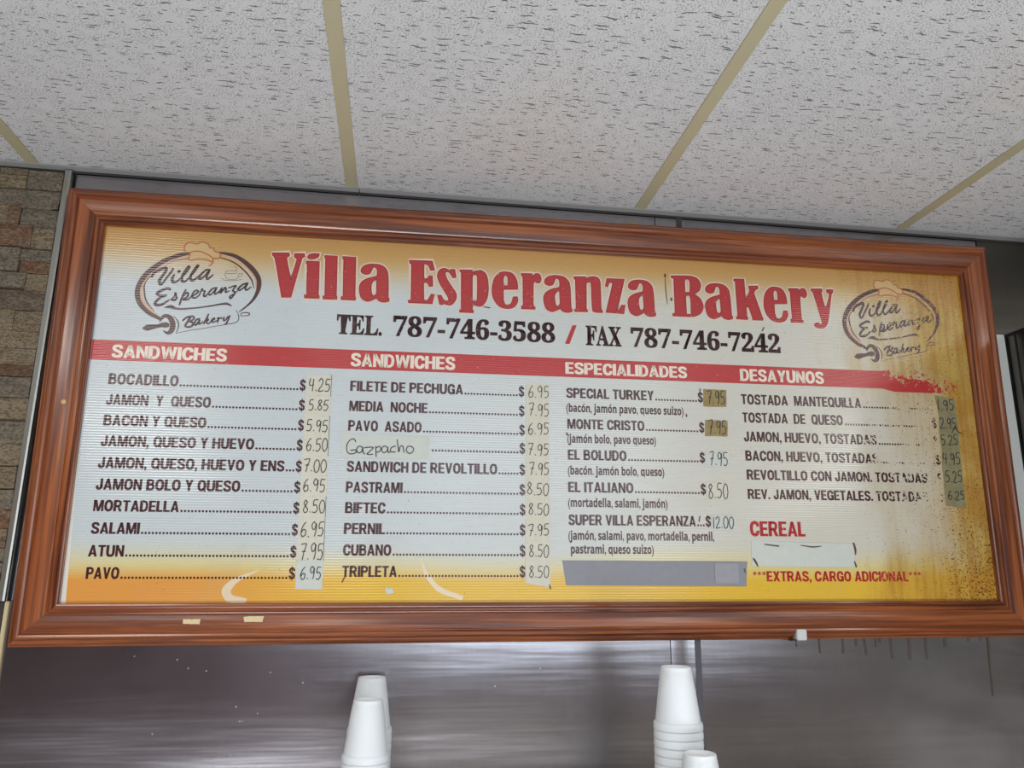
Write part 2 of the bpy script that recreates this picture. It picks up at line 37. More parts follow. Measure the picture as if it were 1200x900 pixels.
LOGO = {'ring':[[(1586,6530,39),(1563,6526,44),(1529,6520,52),(1492,6513,60),(1457,6505,67),(1425,6495,71),(1393,6483,74),(1361,6471,76),(1330,6456,78),(1276,6429,81),(1211,6396,83),(1144,6358,86),(1083,6316,89),(1020,6265,92),(955,6206,94),(896,6145,97),(846,6087,100),(812,6039,103),(782,5987,106),(757,5933,109),(738,5881,111),(724,5832,113),(714,5782,115),(710,5731,116),(712,5680,117),(719,5630,117),(733,5580,118),(752,5531,118),(777,5486,117),(811,5440,114),(853,5395,111),(900,5351,107),(947,5312,100),(1003,5273,89),(1066,5236,74),(1124,5205,60),(1164,5182,50)],[(2124,6581,33),(2170,6574,41),(2238,6566,51),(2312,6553,63),(2380,6535,72),(2439,6510,79),(2496,6479,85),(2551,6445,90),(2603,6407,94),(2655,6366,99),(2705,6320,102),(2751,6273,105),(2790,6228,106),(2821,6189,105),(2849,6147,102),(2873,6104,99),(2891,6058,94),(2901,6009,90),(2906,5958,84),(2905,5905,78),(2897,5855,72),(2881,5797,65),(2858,5735,57),(2829,5674,49),(2794,5619,42),(2742,5556,34),(2677,5491,26),(2616,5433,19),(2573,5393,14)]], 'ringlight':[[(1590,6484,22),(1543,6469,23),(1477,6449,25),(1403,6425,26),(1335,6398,28),(1277,6371,29),(1220,6341,31),(1165,6307,32),(1113,6269,33),(1054,6219,34),(994,6160,34),(937,6099,33),(889,6043,33),(856,5999,33),(826,5950,33),(801,5901,33),(781,5854,33),(769,5813,35),(762,5770,38),(760,5727,42),(762,5683,44),(771,5637,46),(784,5589,48),(803,5543,50),(827,5500,50),(860,5457,50),(901,5414,49),(944,5375,48),(983,5342,44),(1015,5318,39),(1050,5296,31),(1083,5277,22),(1105,5264,17)],[(2141,6535,22),(2185,6527,23),(2250,6518,23),(2321,6504,24),(2384,6485,25),(2436,6461,26),(2486,6431,27),(2534,6398,27),(2580,6362,28),(2628,6320,28),(2677,6274,28),(2722,6227,28),(2759,6185,28),(2782,6155,28),(2804,6124,28),(2823,6091,29),(2838,6055,28),(2847,6011,26),(2851,5960,22),(2854,5914,19),(2855,5882,17)]], 'ringline':[[(1568,6430,14),(1526,6420,13),(1464,6405,11),(1397,6388,10),(1338,6369,8),(1289,6348,7),(1239,6321,7),(1195,6295,6),(1164,6278,6)],[(914,6045,8),(894,6016,11),(864,5975,14),(834,5929,17),(814,5885,19),(807,5844,21),(807,5801,22),(811,5757,22),(818,5714,22),(827,5666,23),(838,5616,23),(854,5566,23),(876,5519,22),(912,5468,19),(959,5415,15),(1003,5369,11),(1034,5336,8)],[(2145,6476,17),(2190,6465,18),(2254,6449,19),(2325,6427,21),(2390,6400,22),(2450,6365,23),(2510,6323,23),(2566,6277,22),(2616,6232,22),(2658,6190,23),(2698,6144,23),(2734,6097,23),(2763,6051,22),(2782,6006,20),(2797,5957,15),(2808,5911,11),(2815,5880,8)]], 'hatfill':[[(1476,6588),(1467,6689),(1566,6754),(1687,6733),(1775,6782),(1884,6745),(1944,6669),(2011,6656),(2023,6607),(2111,6568),(2142,6511),(2107,6459),(2013,6474),(2001,6362),(1859,6412),(1753,6423),(1571,6395),(1584,6550)]], 'hat':[[(1472,6573,19),(1468,6593,19),(1461,6622,19),(1458,6653,19),(1462,6680,19),(1477,6703,19),(1499,6725,19),(1525,6743,19),(1553,6754,19),(1585,6753,19),(1620,6743,19),(1656,6733,19),(1687,6730,19),(1710,6739,19),(1731,6755,19),(1752,6771,19),(1776,6780,19),(1804,6777,19),(1835,6769,19),(1865,6756,19),(1890,6743,19),(1905,6726,19),(1916,6705,19),(1926,6684,19),(1938,6669,19),(1954,6664,19),(1972,6664,19),(1989,6665,19),(2003,6661,19),(2010,6650,19),(2013,6635,19),(2016,6619,19),(2023,6607,19),(2043,6596,19),(2070,6588,19),(2096,6579,19),(2117,6568,19),(2127,6557,19),(2136,6542,19),(2141,6526,19),(2142,6511,19),(2139,6497,19),(2131,6482,19),(2120,6469,19),(2107,6459,19),(2088,6455,19),(2065,6455,19),(2043,6457,19),(2027,6458,19)],[(1584,6553,19),(1612,6561,19),(1651,6572,19),(1696,6581,19),(1739,6583,19),(1781,6575,19),(1825,6561,19),(1866,6543,19),(1903,6526,19),(1930,6511,19),(1959,6492,19),(1983,6474,19),(2001,6462,19)],[(1584,6553,19),(1577,6520,19),(1566,6472,19),(1561,6425,19),(1571,6395,19),(1604,6391,19),(1651,6401,19),(1704,6417,19),(1753,6426,19),(1794,6427,19),(1837,6425,19),(1877,6421,19),(1912,6415,19),(1935,6407,19),(1959,6395,19),(1980,6382,19),(1995,6374,19)],[(2007,6450,19),(2009,6433,20),(2012,6408,20),(2013,6381,20),(2009,6357,19),(1996,6337,18),(1976,6317,15),(1957,6301,13),(1944,6289,11)]], 'script':[[(925,6017,33),(929,6031,34),(935,6052,35),(943,6074,37),(954,6093,38),(973,6111,39),(997,6129,41),(1024,6146,42),(1051,6162,42),(1079,6177,42),(1110,6193,40),(1139,6205,39),(1160,6211,38),(1168,6206,38),(1173,6195,38),(1175,6181,38),(1174,6169,38),(1166,6146,38),(1153,6117,38),(1137,6086,38),(1123,6057,38),(1107,6028,38),(1090,5998,39),(1075,5970,40),(1066,5944,40),(1066,5925,40),(1072,5904,39),(1080,5886,39),(1088,5874,38),(1095,5870,36),(1104,5870,34),(1112,5873,32),(1119,5879,31),(1134,5902,30),(1152,5934,29),(1171,5969,29),(1190,6003,29),(1208,6034,29),(1228,6065,30),(1246,6095,31),(1262,6122,31),(1272,6143,30),(1282,6165,29),(1290,6185,28),(1296,6199,27)],[(1323,6080,29),(1317,6063,31),(1308,6039,33),(1300,6014,36),(1297,5992,38),(1298,5974,39),(1303,5955,39),(1310,5939,39),(1321,5930,38),(1336,5928,36),(1355,5933,33),(1374,5941,29),(1392,5951,27),(1410,5969,25),(1429,5992,23),(1446,6014,21),(1457,6030,20)],[(1400,6144,38),(1415,6154,38)],[(1459,6018,20),(1472,6037,21),(1492,6065,23),(1513,6096,25),(1532,6126,27),(1550,6157,28),(1567,6191,28),(1581,6222,29),(1590,6245,29),(1588,6254,29),(1582,6263,28),(1574,6268,27),(1567,6267,27),(1556,6251,27),(1543,6227,27),(1530,6199,28),(1518,6171,29),(1504,6140,30),(1489,6106,31),(1476,6072,32),(1469,6042,33),(1469,6017,35),(1473,5991,36),(1481,5968,38),(1490,5953,38),(1503,5948,36),(1518,5949,34),(1533,5955,31),(1547,5963,29),(1564,5982,26),(1583,6007,24),(1600,6032,22),(1612,6050,20)],[(1612,6050,20),(1628,6071,21),(1651,6103,23),(1675,6137,25),(1696,6170,27),(1712,6202,28),(1728,6236,28),(1741,6268,29),(1749,6289,29),(1747,6293,29),(1741,6294,28),(1733,6292,27),(1728,6288,27),(1714,6266,27),(1697,6235,27),(1680,6201,28),(1665,6168,29),(1652,6138,30),(1639,6107,31),(1629,6077,32),(1625,6051,33),(1627,6031,35),(1634,6010,36),(1644,5993,38),(1655,5983,38),(1667,5982,36),(1682,5987,34),(1697,5997,31),(1710,6007,29),(1729,6026,26),(1752,6052,24),(1772,6077,22),(1786,6094,20)],[(1971,6215,27),(1959,6216,27),(1942,6217,28),(1924,6217,28),(1908,6211,29),(1887,6194,29),(1863,6170,30),(1840,6144,30),(1821,6119,31),(1807,6100,32),(1794,6078,34),(1784,6058,35),(1780,6042,36),(1784,6032,35),(1795,6026,34),(1807,6023,32),(1818,6025,31),(1834,6034,29),(1852,6050,26),(1870,6069,24),(1887,6089,22),(1908,6118,22),(1931,6155,24),(1951,6185,25),(1962,6197,27),(1958,6181,28),(1944,6145,29),(1928,6104,30),(1919,6073,31),(1920,6059,32),(1924,6045,33),(1931,6034,33),(1939,6028,33),(1949,6030,32),(1960,6038,31),(1973,6049,29),(1984,6059,27),(1998,6074,24),(2013,6092,22),(2027,6109,19),(2037,6120,18)],[(1272,5784,38),(1265,5788,37),(1253,5794,35),(1241,5799,34),(1229,5799,33),(1204,5790,34),(1171,5775,35),(1138,5757,37),(1111,5742,38),(1092,5729,38),(1072,5715,37),(1057,5700,37),(1049,5687,36),(1054,5675,34),(1066,5664,32),(1083,5655,30),(1099,5650,29),(1127,5650,27),(1163,5654,25),(1198,5659,23),(1222,5662,22)],[(1222,5654,22),(1204,5648,24),(1178,5638,26),(1149,5626,29),(1123,5611,31),(1099,5590,33),(1075,5565,35),(1054,5539,36),(1040,5517,38),(1036,5502,39),(1036,5485,39),(1041,5470,40),(1050,5461,40),(1071,5457,39),(1099,5458,38),(1129,5463,37),(1157,5472,36),(1188,5491,33),(1221,5518,31),(1251,5544,28),(1272,5563,27)],[(1313,5570,18),(1323,5584,19),(1339,5605,20),(1355,5627,21),(1368,5647,22),(1374,5665,23),(1378,5686,25),(1381,5704,26),(1384,5713,27),(1387,5710,27),(1388,5699,27),(1389,5684,27),(1391,5671,27),(1397,5658,27),(1404,5643,28),(1410,5629,28),(1412,5615,29),(1407,5602,30),(1398,5589,30),(1386,5578,31),(1375,5571,31),(1361,5570,31),(1346,5573,30),(1332,5577,29),(1322,5580,29)],[(1562,5789,24),(1554,5768,25),(1543,5738,27),(1531,5704,28),(1521,5672,29),(1508,5627,28),(1495,5573,27),(1483,5523,25),(1475,5488,24)],[(1514,5632,20),(1526,5651,21),(1544,5680,22),(1562,5708,23),(1578,5727,24),(1587,5731,25),(1599,5732,26),(1609,5728,26),(1615,5721,27),(1616,5707,27),(1614,5687,28),(1609,5666,29),(1601,5648,29),(1585,5632,29),(1563,5616,28),(1545,5602,27),(1538,5593,27),(1549,5589,26),(1572,5589,25),(1599,5592,23),(1621,5598,22),(1636,5608,21),(1649,5622,20),(1660,5636,19),(1668,5646,18)],[(1667,5657,20),(1685,5667,21),(1709,5681,22),(1735,5698,24),(1756,5713,24),(1770,5727,25),(1782,5744,25),(1792,5760,25),(1795,5773,24),(1789,5781,24),(1777,5787,24),(1762,5790,24),(1750,5787,24),(1736,5775,25),(1720,5757,25),(1705,5735,26),(1696,5716,27),(1692,5698,27),(1691,5679,28),(1694,5661,29),(1699,5647,29),(1709,5639,28),(1723,5635,27),(1739,5634,26),(1752,5637,24),(1770,5647,23),(1789,5664,21),(1808,5681,19),(1821,5694,18),(1822,5695,17),(1823,5697,17),(1824,5699,16),(1825,5700,16)],[(1815,5694,18),(1822,5712,19),(1831,5738,20),(1841,5766,21),(1849,5787,22),(1852,5797,23),(1855,5808,23),(1858,5816,24),(1862,5820,24),(1866,5815,25),(1870,5806,25),(1874,5794,25),(1881,5786,24),(1890,5784,24),(1902,5785,23),(1912,5785,22),(1918,5779,22),(1916,5765,23),(1908,5746,24),(1901,5726,26),(1898,5709,27),(1900,5697,27),(1905,5685,27),(1913,5676,27),(1921,5674,27),(1933,5682,25),(1947,5697,22),(1960,5713,20),(1969,5725,18)],[(2105,5858,22),(2094,5855,23),(2077,5849,23),(2059,5842,24),(2044,5832,24),(2027,5811,25),(2009,5785,26),(1993,5758,26),(1984,5737,27),(1985,5726,27),(1993,5716,27),(2003,5709,27),(2013,5707,27),(2026,5715,25),(2041,5729,23),(2057,5747,21),(2071,5764,20),(2088,5791,20),(2105,5823,21),(2120,5851,21),(2128,5862,22),(2124,5849,23),(2112,5819,23),(2099,5785,24),(2092,5760,24),(2094,5749,25),(2100,5739,25),(2107,5731,25),(2116,5730,24),(2129,5741,23),(2146,5760,20),(2162,5779,17),(2174,5793,16)],[(2176,5759,22),(2186,5782,22),(2199,5817,22),(2213,5848,22),(2221,5862,22),(2220,5846,22),(2213,5811,22),(2207,5776,22),(2208,5760,22),(2221,5775,23),(2241,5809,23),(2262,5845,24),(2278,5868,24),(2285,5869,25),(2292,5863,25),(2298,5855,24),(2301,5846,24),(2300,5830,25),(2296,5809,25),(2293,5790,25),(2296,5779,24),(2309,5780,23),(2329,5790,20),(2349,5801,17),(2362,5809,16)],[(2347,5869,18),(2360,5875,19),(2379,5884,20),(2399,5893,21),(2418,5901,22),(2436,5909,23),(2457,5917,22),(2473,5922,22),(2481,5918,22),(2473,5900,22),(2454,5871,22),(2434,5841,22),(2425,5818,22),(2431,5808,22),(2446,5804,22),(2462,5800,22),(2471,5792,22),(2470,5776,23),(2463,5755,23),(2453,5734,24),(2443,5715,24),(2432,5697,25),(2418,5679,25),(2405,5665,25),(2395,5658,24),(2388,5661,24),(2382,5673,22),(2379,5688,21),(2381,5700,20),(2389,5710,19),(2402,5719,17),(2417,5728,16),(2431,5738,16),(2451,5755,15),(2474,5777,15),(2495,5797,15),(2510,5811,16)],[(2688,5985,22),(2673,5980,23),(2650,5974,23),(2626,5965,24),(2605,5953,24),(2582,5932,25),(2557,5905,26),(2535,5878,26),(2522,5858,27),(2523,5848,26),(2530,5838,26),(2541,5832,25),(2551,5831,24),(2566,5838,23),(2584,5852,22),(2604,5869,21),(2621,5886,20),(2641,5913,20),(2664,5946,21),(2683,5974,22),(2693,5985,22),(2690,5972,23),(2676,5940,23),(2661,5905,24),(2653,5879,24),(2655,5866,25),(2662,5854,25),(2672,5845,25),(2682,5843,24),(2701,5855,23),(2724,5875,20),(2747,5897,17),(2763,5911,16)],[(1204,5415,7),(1226,5420,16),(1259,5428,30),(1294,5435,43),(1325,5437,51),(1347,5433,50),(1368,5424,44),(1389,5414,36),(1410,5408,31),(1442,5405,28),(1479,5404,27),(1517,5405,25),(1555,5407,24),(1612,5413,23),(1679,5421,22),(1742,5430,21),(1785,5436,20)],[(1785,5436,20),(1832,5445,20),(1900,5459,21),(1975,5474,21),(2041,5488,22),(2095,5501,23),(2151,5516,24),(2203,5529,25),(2247,5539,27),(2270,5544,28),(2294,5548,30),(2317,5551,31),(2340,5549,31),(2365,5542,28),(2390,5530,23),(2412,5518,17),(2427,5510,13)],[(1565,5176,24),(1575,5188,25),(1588,5204,26),(1604,5222,26),(1622,5235,27),(1646,5247,27),(1676,5257,27),(1704,5265,27),(1727,5269,27),(1740,5266,26),(1752,5259,26),(1762,5250,25),(1766,5240,24),(1764,5228,24),(1756,5214,23),(1746,5201,23),(1734,5190,22),(1718,5181,22),(1697,5174,21),(1678,5168,20),(1664,5164,20)],[(1694,5239,27),(1684,5222,27),(1671,5197,28),(1657,5170,28),(1645,5146,29),(1636,5128,29),(1628,5108,29),(1620,5090,29),(1615,5078,29)],[(1664,5161,20),(1680,5159,21),(1703,5157,23),(1727,5152,25),(1743,5145,27),(1751,5134,28),(1755,5118,28),(1753,5103,29),(1748,5089,29),(1736,5078,29),(1718,5067,28),(1698,5058,27),(1679,5053,27),(1662,5052,26),(1644,5056,24),(1628,5061,23),(1616,5064,22)],[(1866,5225,22),(1854,5222,23),(1837,5219,23),(1819,5213,24),(1805,5202,24),(1796,5184,25),(1788,5161,26),(1783,5137,27),(1782,5119,27),(1786,5109,26),(1795,5100,25),(1806,5096,23),(1814,5098,22),(1828,5121,22),(1845,5158,22),(1860,5193,22),(1869,5210,22),(1869,5201,23),(1863,5176,24),(1857,5147,24),(1855,5128,24),(1862,5122,24),(1872,5122,23),(1884,5125,21),(1895,5130,20),(1905,5140,19),(1916,5154,18),(1925,5167,16),(1932,5177,16)],[(2019,5322,22),(2013,5307,23),(2006,5285,23),(1998,5260,24),(1989,5236,24),(1980,5209,25),(1968,5179,25),(1958,5152,24),(1951,5133,24)],[(1964,5173,18),(1975,5185,18),(1993,5203,19),(2010,5220,20),(2021,5229,20),(2024,5226,20),(2023,5215,20),(2019,5202,20),(2014,5192,20),(2006,5188,20),(1996,5185,20),(1987,5182,20),(1984,5177,20),(1989,5167,21),(1999,5153,22),(2012,5140,22),(2024,5134,22),(2036,5138,21),(2048,5148,19),(2060,5159,17),(2068,5166,16)],[(2067,5183,16),(2081,5191,16),(2101,5203,18),(2122,5216,19),(2136,5226,20),(2139,5233,20),(2139,5242,20),(2136,5249,20),(2132,5252,20),(2124,5249,20),(2112,5241,21),(2101,5231,22),(2093,5221,22),(2088,5208,22),(2086,5194,23),(2086,5180,22),(2090,5171,22),(2099,5168,22),(2112,5168,22),(2127,5171,21),(2140,5176,20),(2152,5183,18),(2165,5194,17),(2176,5204,15),(2184,5212,13)],[(2184,5246,16),(2189,5250,16),(2196,5257,18),(2203,5263,19),(2208,5263,20),(2210,5255,21),(2209,5242,22),(2208,5227,22),(2206,5213,22),(2203,5199,22),(2200,5186,21),(2197,5173,21),(2195,5165,20)],[(2203,5201,16),(2206,5210,16),(2211,5222,18),(2216,5235,19),(2222,5245,20),(2228,5251,21),(2236,5257,21),(2243,5260,22),(2250,5262,22),(2255,5261,22),(2261,5258,21),(2266,5254,21),(2270,5252,20)],[(2310,5274,22),(2307,5263,22),(2303,5246,22),(2301,5229,22),(2302,5217,22),(2308,5212,22),(2318,5211,21),(2328,5214,20),(2337,5219,20),(2348,5234,20),(2361,5257,20),(2373,5279,20),(2381,5295,20)],[(2411,5313,20),(2406,5294,21),(2399,5266,21),(2391,5236,22),(2383,5210,22),(2375,5190,22),(2367,5170,22),(2359,5152,21),(2352,5140,20),(2347,5139,19),(2340,5140,17),(2334,5143,15),(2330,5145,13)]], 'pin':[[(889,4993,67),(897,4995,78),(910,4998,95),(924,5001,111),(937,5003,120),(956,5008,120),(979,5014,114),(1003,5020,105),(1026,5025,98),(1051,5031,90),(1077,5035,81),(1103,5040,73),(1126,5046,69),(1143,5051,71),(1161,5058,76),(1178,5064,83),(1195,5069,89),(1214,5072,95),(1234,5073,102),(1252,5074,108),(1266,5075,111),(1272,5075,110),(1278,5074,107),(1283,5074,103),(1287,5073,100)],[(1153,5140,22),(1157,5150,29),(1163,5165,38),(1170,5182,48),(1178,5197,56),(1187,5210,61),(1197,5223,65),(1208,5235,68),(1220,5244,71),(1233,5250,73),(1247,5254,74),(1261,5254,76),(1275,5252,78),(1291,5246,82),(1307,5236,87),(1322,5224,92),(1336,5210,96),(1348,5194,98),(1360,5174,99),(1370,5154,99),(1379,5134,100),(1385,5115,101),(1389,5095,102),(1392,5076,102),(1393,5056,102),(1391,5033,102),(1388,5009,101),(1382,4985,99),(1374,4966,96),(1361,4949,89),(1346,4934,81),(1329,4923,72),(1311,4918,62),(1291,4923,50),(1267,4936,37),(1246,4950,24),(1231,4959,16)],[(1383,5257,7),(1399,5243,10),(1423,5222,14),(1448,5197,19),(1468,5172,22),(1480,5145,24),(1489,5116,25),(1494,5085,25),(1496,5055,24),(1491,5020,21),(1482,4982,17),(1471,4947,12),(1465,4923,9)],[(1465,4920,11),(1488,4926,11),(1522,4935,11),(1559,4946,11),(1595,4956,11),(1650,4971,12),(1716,4989,12),(1778,5006,13),(1821,5018,13)],[(1822,5009,13),(1898,5027,13),(2007,5053,13),(2126,5082,13),(2229,5106,13),(2306,5124,14),(2387,5142,14),(2460,5160,15),(2516,5177,16),(2534,5185,16),(2550,5198,16),(2563,5213,16),(2573,5230,16),(2578,5251,16),(2580,5274,16),(2578,5298,16),(2573,5321,16),(2562,5350,15),(2546,5383,13),(2529,5412,12),(2518,5433,11)],[(2616,5318,13),(2614,5327,14),(2612,5342,14),(2612,5356,15),(2617,5367,16),(2635,5375,17),(2660,5383,18),(2687,5388,19),(2711,5391,20),(2727,5390,21),(2745,5386,21),(2760,5381,22),(2770,5374,22),(2772,5366,22),(2770,5356,21),(2764,5346,21),(2757,5339,20),(2744,5334,19),(2729,5330,18),(2711,5327,17),(2694,5325,16),(2674,5322,15),(2651,5320,14),(2630,5319,14),(2616,5318,13)],[(2583,5402,13),(2600,5414,15),(2623,5432,16),(2649,5453,18),(2673,5475,20),(2695,5499,22),(2718,5527,23),(2740,5555,25),(2760,5582,27),(2779,5608,29),(2798,5636,33),(2815,5661,36),(2827,5678,38)]], 'cup':[[(2479,6213,8),(2472,6216,8),(2460,6219,8),(2448,6223,8),(2436,6225,8),(2408,6225,8),(2373,6223,8),(2337,6221,8),(2309,6217,8),(2295,6213,8),(2282,6206,8),(2270,6198,8),(2263,6191,8),(2262,6185,8),(2265,6177,8),(2270,6170,8),(2276,6166,8),(2295,6164,8),(2321,6162,8),(2350,6162,8),(2377,6163,8),(2406,6166,8),(2438,6172,8),(2467,6177,8),(2487,6181,8)],[(2256,6154,8),(2257,6142,8),(2259,6126,8),(2262,6108,8),(2268,6093,8),(2278,6078,8),(2291,6063,8),(2306,6051,8),(2323,6044,8),(2351,6040,8),(2386,6040,8),(2421,6043,8),(2449,6048,8),(2466,6055,8),(2481,6066,8),(2494,6079,8),(2504,6095,8),(2511,6114,8),(2515,6139,8),(2518,6161,8),(2519,6177,8)],[(2530,6172,8),(2539,6174,8),(2552,6177,8),(2564,6179,8),(2573,6176,8),(2576,6168,8),(2578,6154,8),(2576,6140,8),(2571,6127,8),(2561,6117,8),(2545,6108,8),(2530,6101,8),(2520,6095,8)],[(2194,6060,8),(2206,6052,8),(2223,6041,8),(2242,6030,8),(2261,6023,8),(2292,6019,8),(2330,6017,8),(2370,6017,8),(2409,6020,8),(2454,6026,8),(2502,6036,8),(2546,6045,8),(2577,6052,8)],[(2413,6319,8),(2424,6311,8),(2441,6299,8),(2457,6286,8),(2466,6273,8),(2466,6260,8),(2460,6246,8),(2452,6234,8),(2447,6225,8)]]}
LOGO2 = (1.4402293634342627,0.0034210654333680784)
GAZ = [[(4894,2940,18),(4888,2951,18),(4879,2968,18),(4868,2985,18),(4855,2994,18),(4838,2994,18),(4819,2989,18),(4800,2979,18),(4783,2967,18),(4767,2948,18),(4751,2923,18),(4738,2896,18),(4730,2868,18),(4727,2838,18),(4729,2806,18),(4734,2775,18),(4743,2750,18),(4755,2733,18),(4771,2721,18),(4791,2712,18),(4810,2707,18),(4832,2708,18),(4857,2713,18),(4880,2722,18),(4896,2731,18),(4905,2743,18),(4909,2759,18),(4908,2774,18),(4901,2783,18),(4882,2785,18),(4854,2782,18),(4826,2777,18),(4807,2774,18)],[(5030,2831,18),(5018,2838,18),(5000,2849,18),(4980,2858,18),(4963,2859,18),(4948,2850,18),(4933,2835,18),(4921,2816,18),(4915,2798,18),(4917,2780,18),(4924,2760,18),(4935,2743,18),(4947,2732,18),(4962,2730,18),(4980,2735,18),(4998,2744,18),(5011,2756,18),(5019,2778,18),(5024,2807,18),(5027,2833,18),(5029,2843,18),(5032,2829,18),(5033,2800,18),(5035,2766,18),(5038,2742,18),(5045,2732,18),(5055,2724,18),(5065,2717,18),(5072,2713,18)],[(5066,2832,18),(5102,2836,18),(5154,2843,18),(5202,2846,18),(5227,2839,18),(5213,2814,18),(5175,2777,18),(5135,2740,18),(5115,2714,18),(5128,2704,18),(5160,2704,18),(5194,2707,18),(5218,2709,18)],[(5270,2859,18),(5285,2666,18)],[(5271,2829,18),(5285,2837,18),(5306,2848,18),(5327,2858,18),(5343,2861,18),(5354,2854,18),(5362,2840,18),(5367,2824,18),(5368,2809,18),(5363,2795,18),(5354,2779,18),(5344,2766,18),(5333,2756,18),(5322,2752,18),(5309,2753,18),(5297,2754,18),(5289,2755,18)],[(5491,2849,18),(5478,2855,18),(5460,2864,18),(5440,2870,18),(5424,2870,18),(5410,2861,18),(5396,2845,18),(5386,2827,18),(5382,2809,18),(5386,2791,18),(5395,2770,18),(5408,2752,18),(5421,2743,18),(5437,2745,18),(5456,2754,18),(5473,2767,18),(5486,2782,18),(5492,2802,18),(5493,2828,18),(5492,2850,18),(5494,2857,18),(5496,2841,18),(5500,2809,18),(5504,2775,18),(5509,2753,18),(5517,2749,18),(5527,2752,18),(5538,2758,18),(5546,2761,18)],[(5637,2875,18),(5623,2871,18),(5602,2864,18),(5580,2855,18),(5565,2844,18),(5555,2826,18),(5549,2804,18),(5547,2783,18),(5553,2769,18),(5570,2762,18),(5596,2761,18),(5623,2763,18),(5641,2763,18)],[(5670,2997,18),(5677,2947,18),(5688,2874,18),(5699,2805,18),(5708,2765,18),(5713,2768,18),(5716,2798,18),(5720,2836,18),(5726,2863,18),(5737,2874,18),(5752,2882,18),(5766,2885,18),(5778,2879,18),(5787,2856,18),(5794,2820,18),(5800,2784,18),(5804,2759,18)],[(5948,2875,18),(5934,2877,18),(5913,2879,18),(5891,2879,18),(5874,2874,18),(5862,2859,18),(5852,2839,18),(5847,2817,18),(5847,2798,18),(5856,2780,18),(5872,2761,18),(5891,2747,18),(5908,2739,18),(5926,2742,18),(5944,2751,18),(5961,2764,18),(5974,2778,18),(5980,2794,18),(5983,2813,18),(5983,2831,18),(5979,2846,18),(5970,2857,18),(5957,2865,18),(5943,2871,18),(5933,2875,18)]]
LINES = [['BOCADILLO', 'b',360,1594,3899,206,1608,3906],['JAMON  Y  QUESO', 'b',359,2205,3512,203,2219,3913],['BACON Y QUESO', 'b',358,2156,3129,201,2170,3919],['JAMON, QUESO Y HUEVO', 'b',353,3041,2751,199,3055,3919],['JAMON, QUESO, HUEVO Y ENS', 'b',348,3614,2354,197,3628,3927],['JAMON BOLO Y QUESO', 'b',355,2850,1967,195,2865,3922],['MORTADELLA', 'b',357,1813,1585,192,1829,3929],['SALAMI', 'b',361,1179,1191,190,1194,3926],['ATUN', 'b',358,953,796,188,968,3924],['PAVO', 'b',362,913,414,186,928,3925],['FILETE DE PECHUGA', 'b',4738,6913,3922,201,6929,8125],['MEDIA  NOCHE', 'b',4740,6231,3531,199,6247,8131],['PAVO  ASADO', 'b',4737,6127,3152,197,6142,8138],['', 'b',6305,6305,2790,198,6321,8144],['SANDWICH DE REVOLTILLO', 'b',4748,7600,2375,192,7616,8144],['PASTRAMI', 'b',4751,5803,1987,190,5819,8145],['BIFTEC', 'b',4754,5500,1606,188,5516,8151],['PERNIL', 'b',4752,5504,1223,186,5520,8151],['CUBANO', 'b',4755,5634,835,184,5649,8152],['TRIPLETA', 'b',4759,5752,451,182,5767,8152],['SPECIAL TURKEY', 'b',8972,10785,3928,202,10804,11828],['MONTE CRISTO', 'b',8988,10569,3303,198,10587,11827],['EL BOLUDO', 'b',8993,10183,2691,195,10200,11808],['EL ITALIANO', 'b',8992,10305,2059,192,10322,11799],['SUPER VILLA ESPERANZA', 'b',8991,11558,1428,188,11576,11870],['(bacón, jamón pavo, queso suizo)', 's',8970,11400,3643,133],['(jamón bolo, pavo queso)', 's',8986,10799,3027,131],['(bacón. jamón bolo, queso)', 's',8990,10947,2400,129],['(mortadella, salami, jamón)', 's',8989,10991,1775,127],['(jamón, salami, pavo, mortadella, pernil,', 's',8987,11924,1147,124],['pastrami, queso suizo)', 's',9033,10679,890,124],['TOSTADA  MANTEQUILLA', 'b',12647,15312,3917,209,15341,16992],['TOSTADA  DE  QUESO', 'b',12653,14865,3537,207,14892,17000],['JAMON, HUEVO, TOSTADAS', 'b',12658,15588,3144,205,15617,16990],['BACON, HUEVO, TOSTADAS', 'b',12670,15586,2754,203,15614,17004],['REVOLTILLO CON JAMON. TOSTADAS.', 'b',12675,16714,2368,201,16746,16994],['REV. JAMON, VEGETALES. TOSTADAS', 'b',12672,16622,1980,199,16654,16999],['CEREAL', 'r',12675,13849,1248,293],['***EXTRAS, CARGO ADICIONAL***', 'r',12682,16287,374,197],['SANDWICHES', 'h',362,2422,4408,244],['SANDWICHES', 'h',4725,6747,4411,260],['ESPECIALIDADES', 'h',8961,11510,4420,239],['DESAYUNOS', 'h',12656,14516,4408,255],['TEL.', 't',4419,5298,5042,401],['787-746-3588', 't',5506,8759,5049,401],['FAX', 't',9390,10140,5029,417],['787-746-7242', 't',10334,13595,5035,398]]
SLASH = [(8957,5039),(9054,5043),(9205,5441),(9116,5437)]
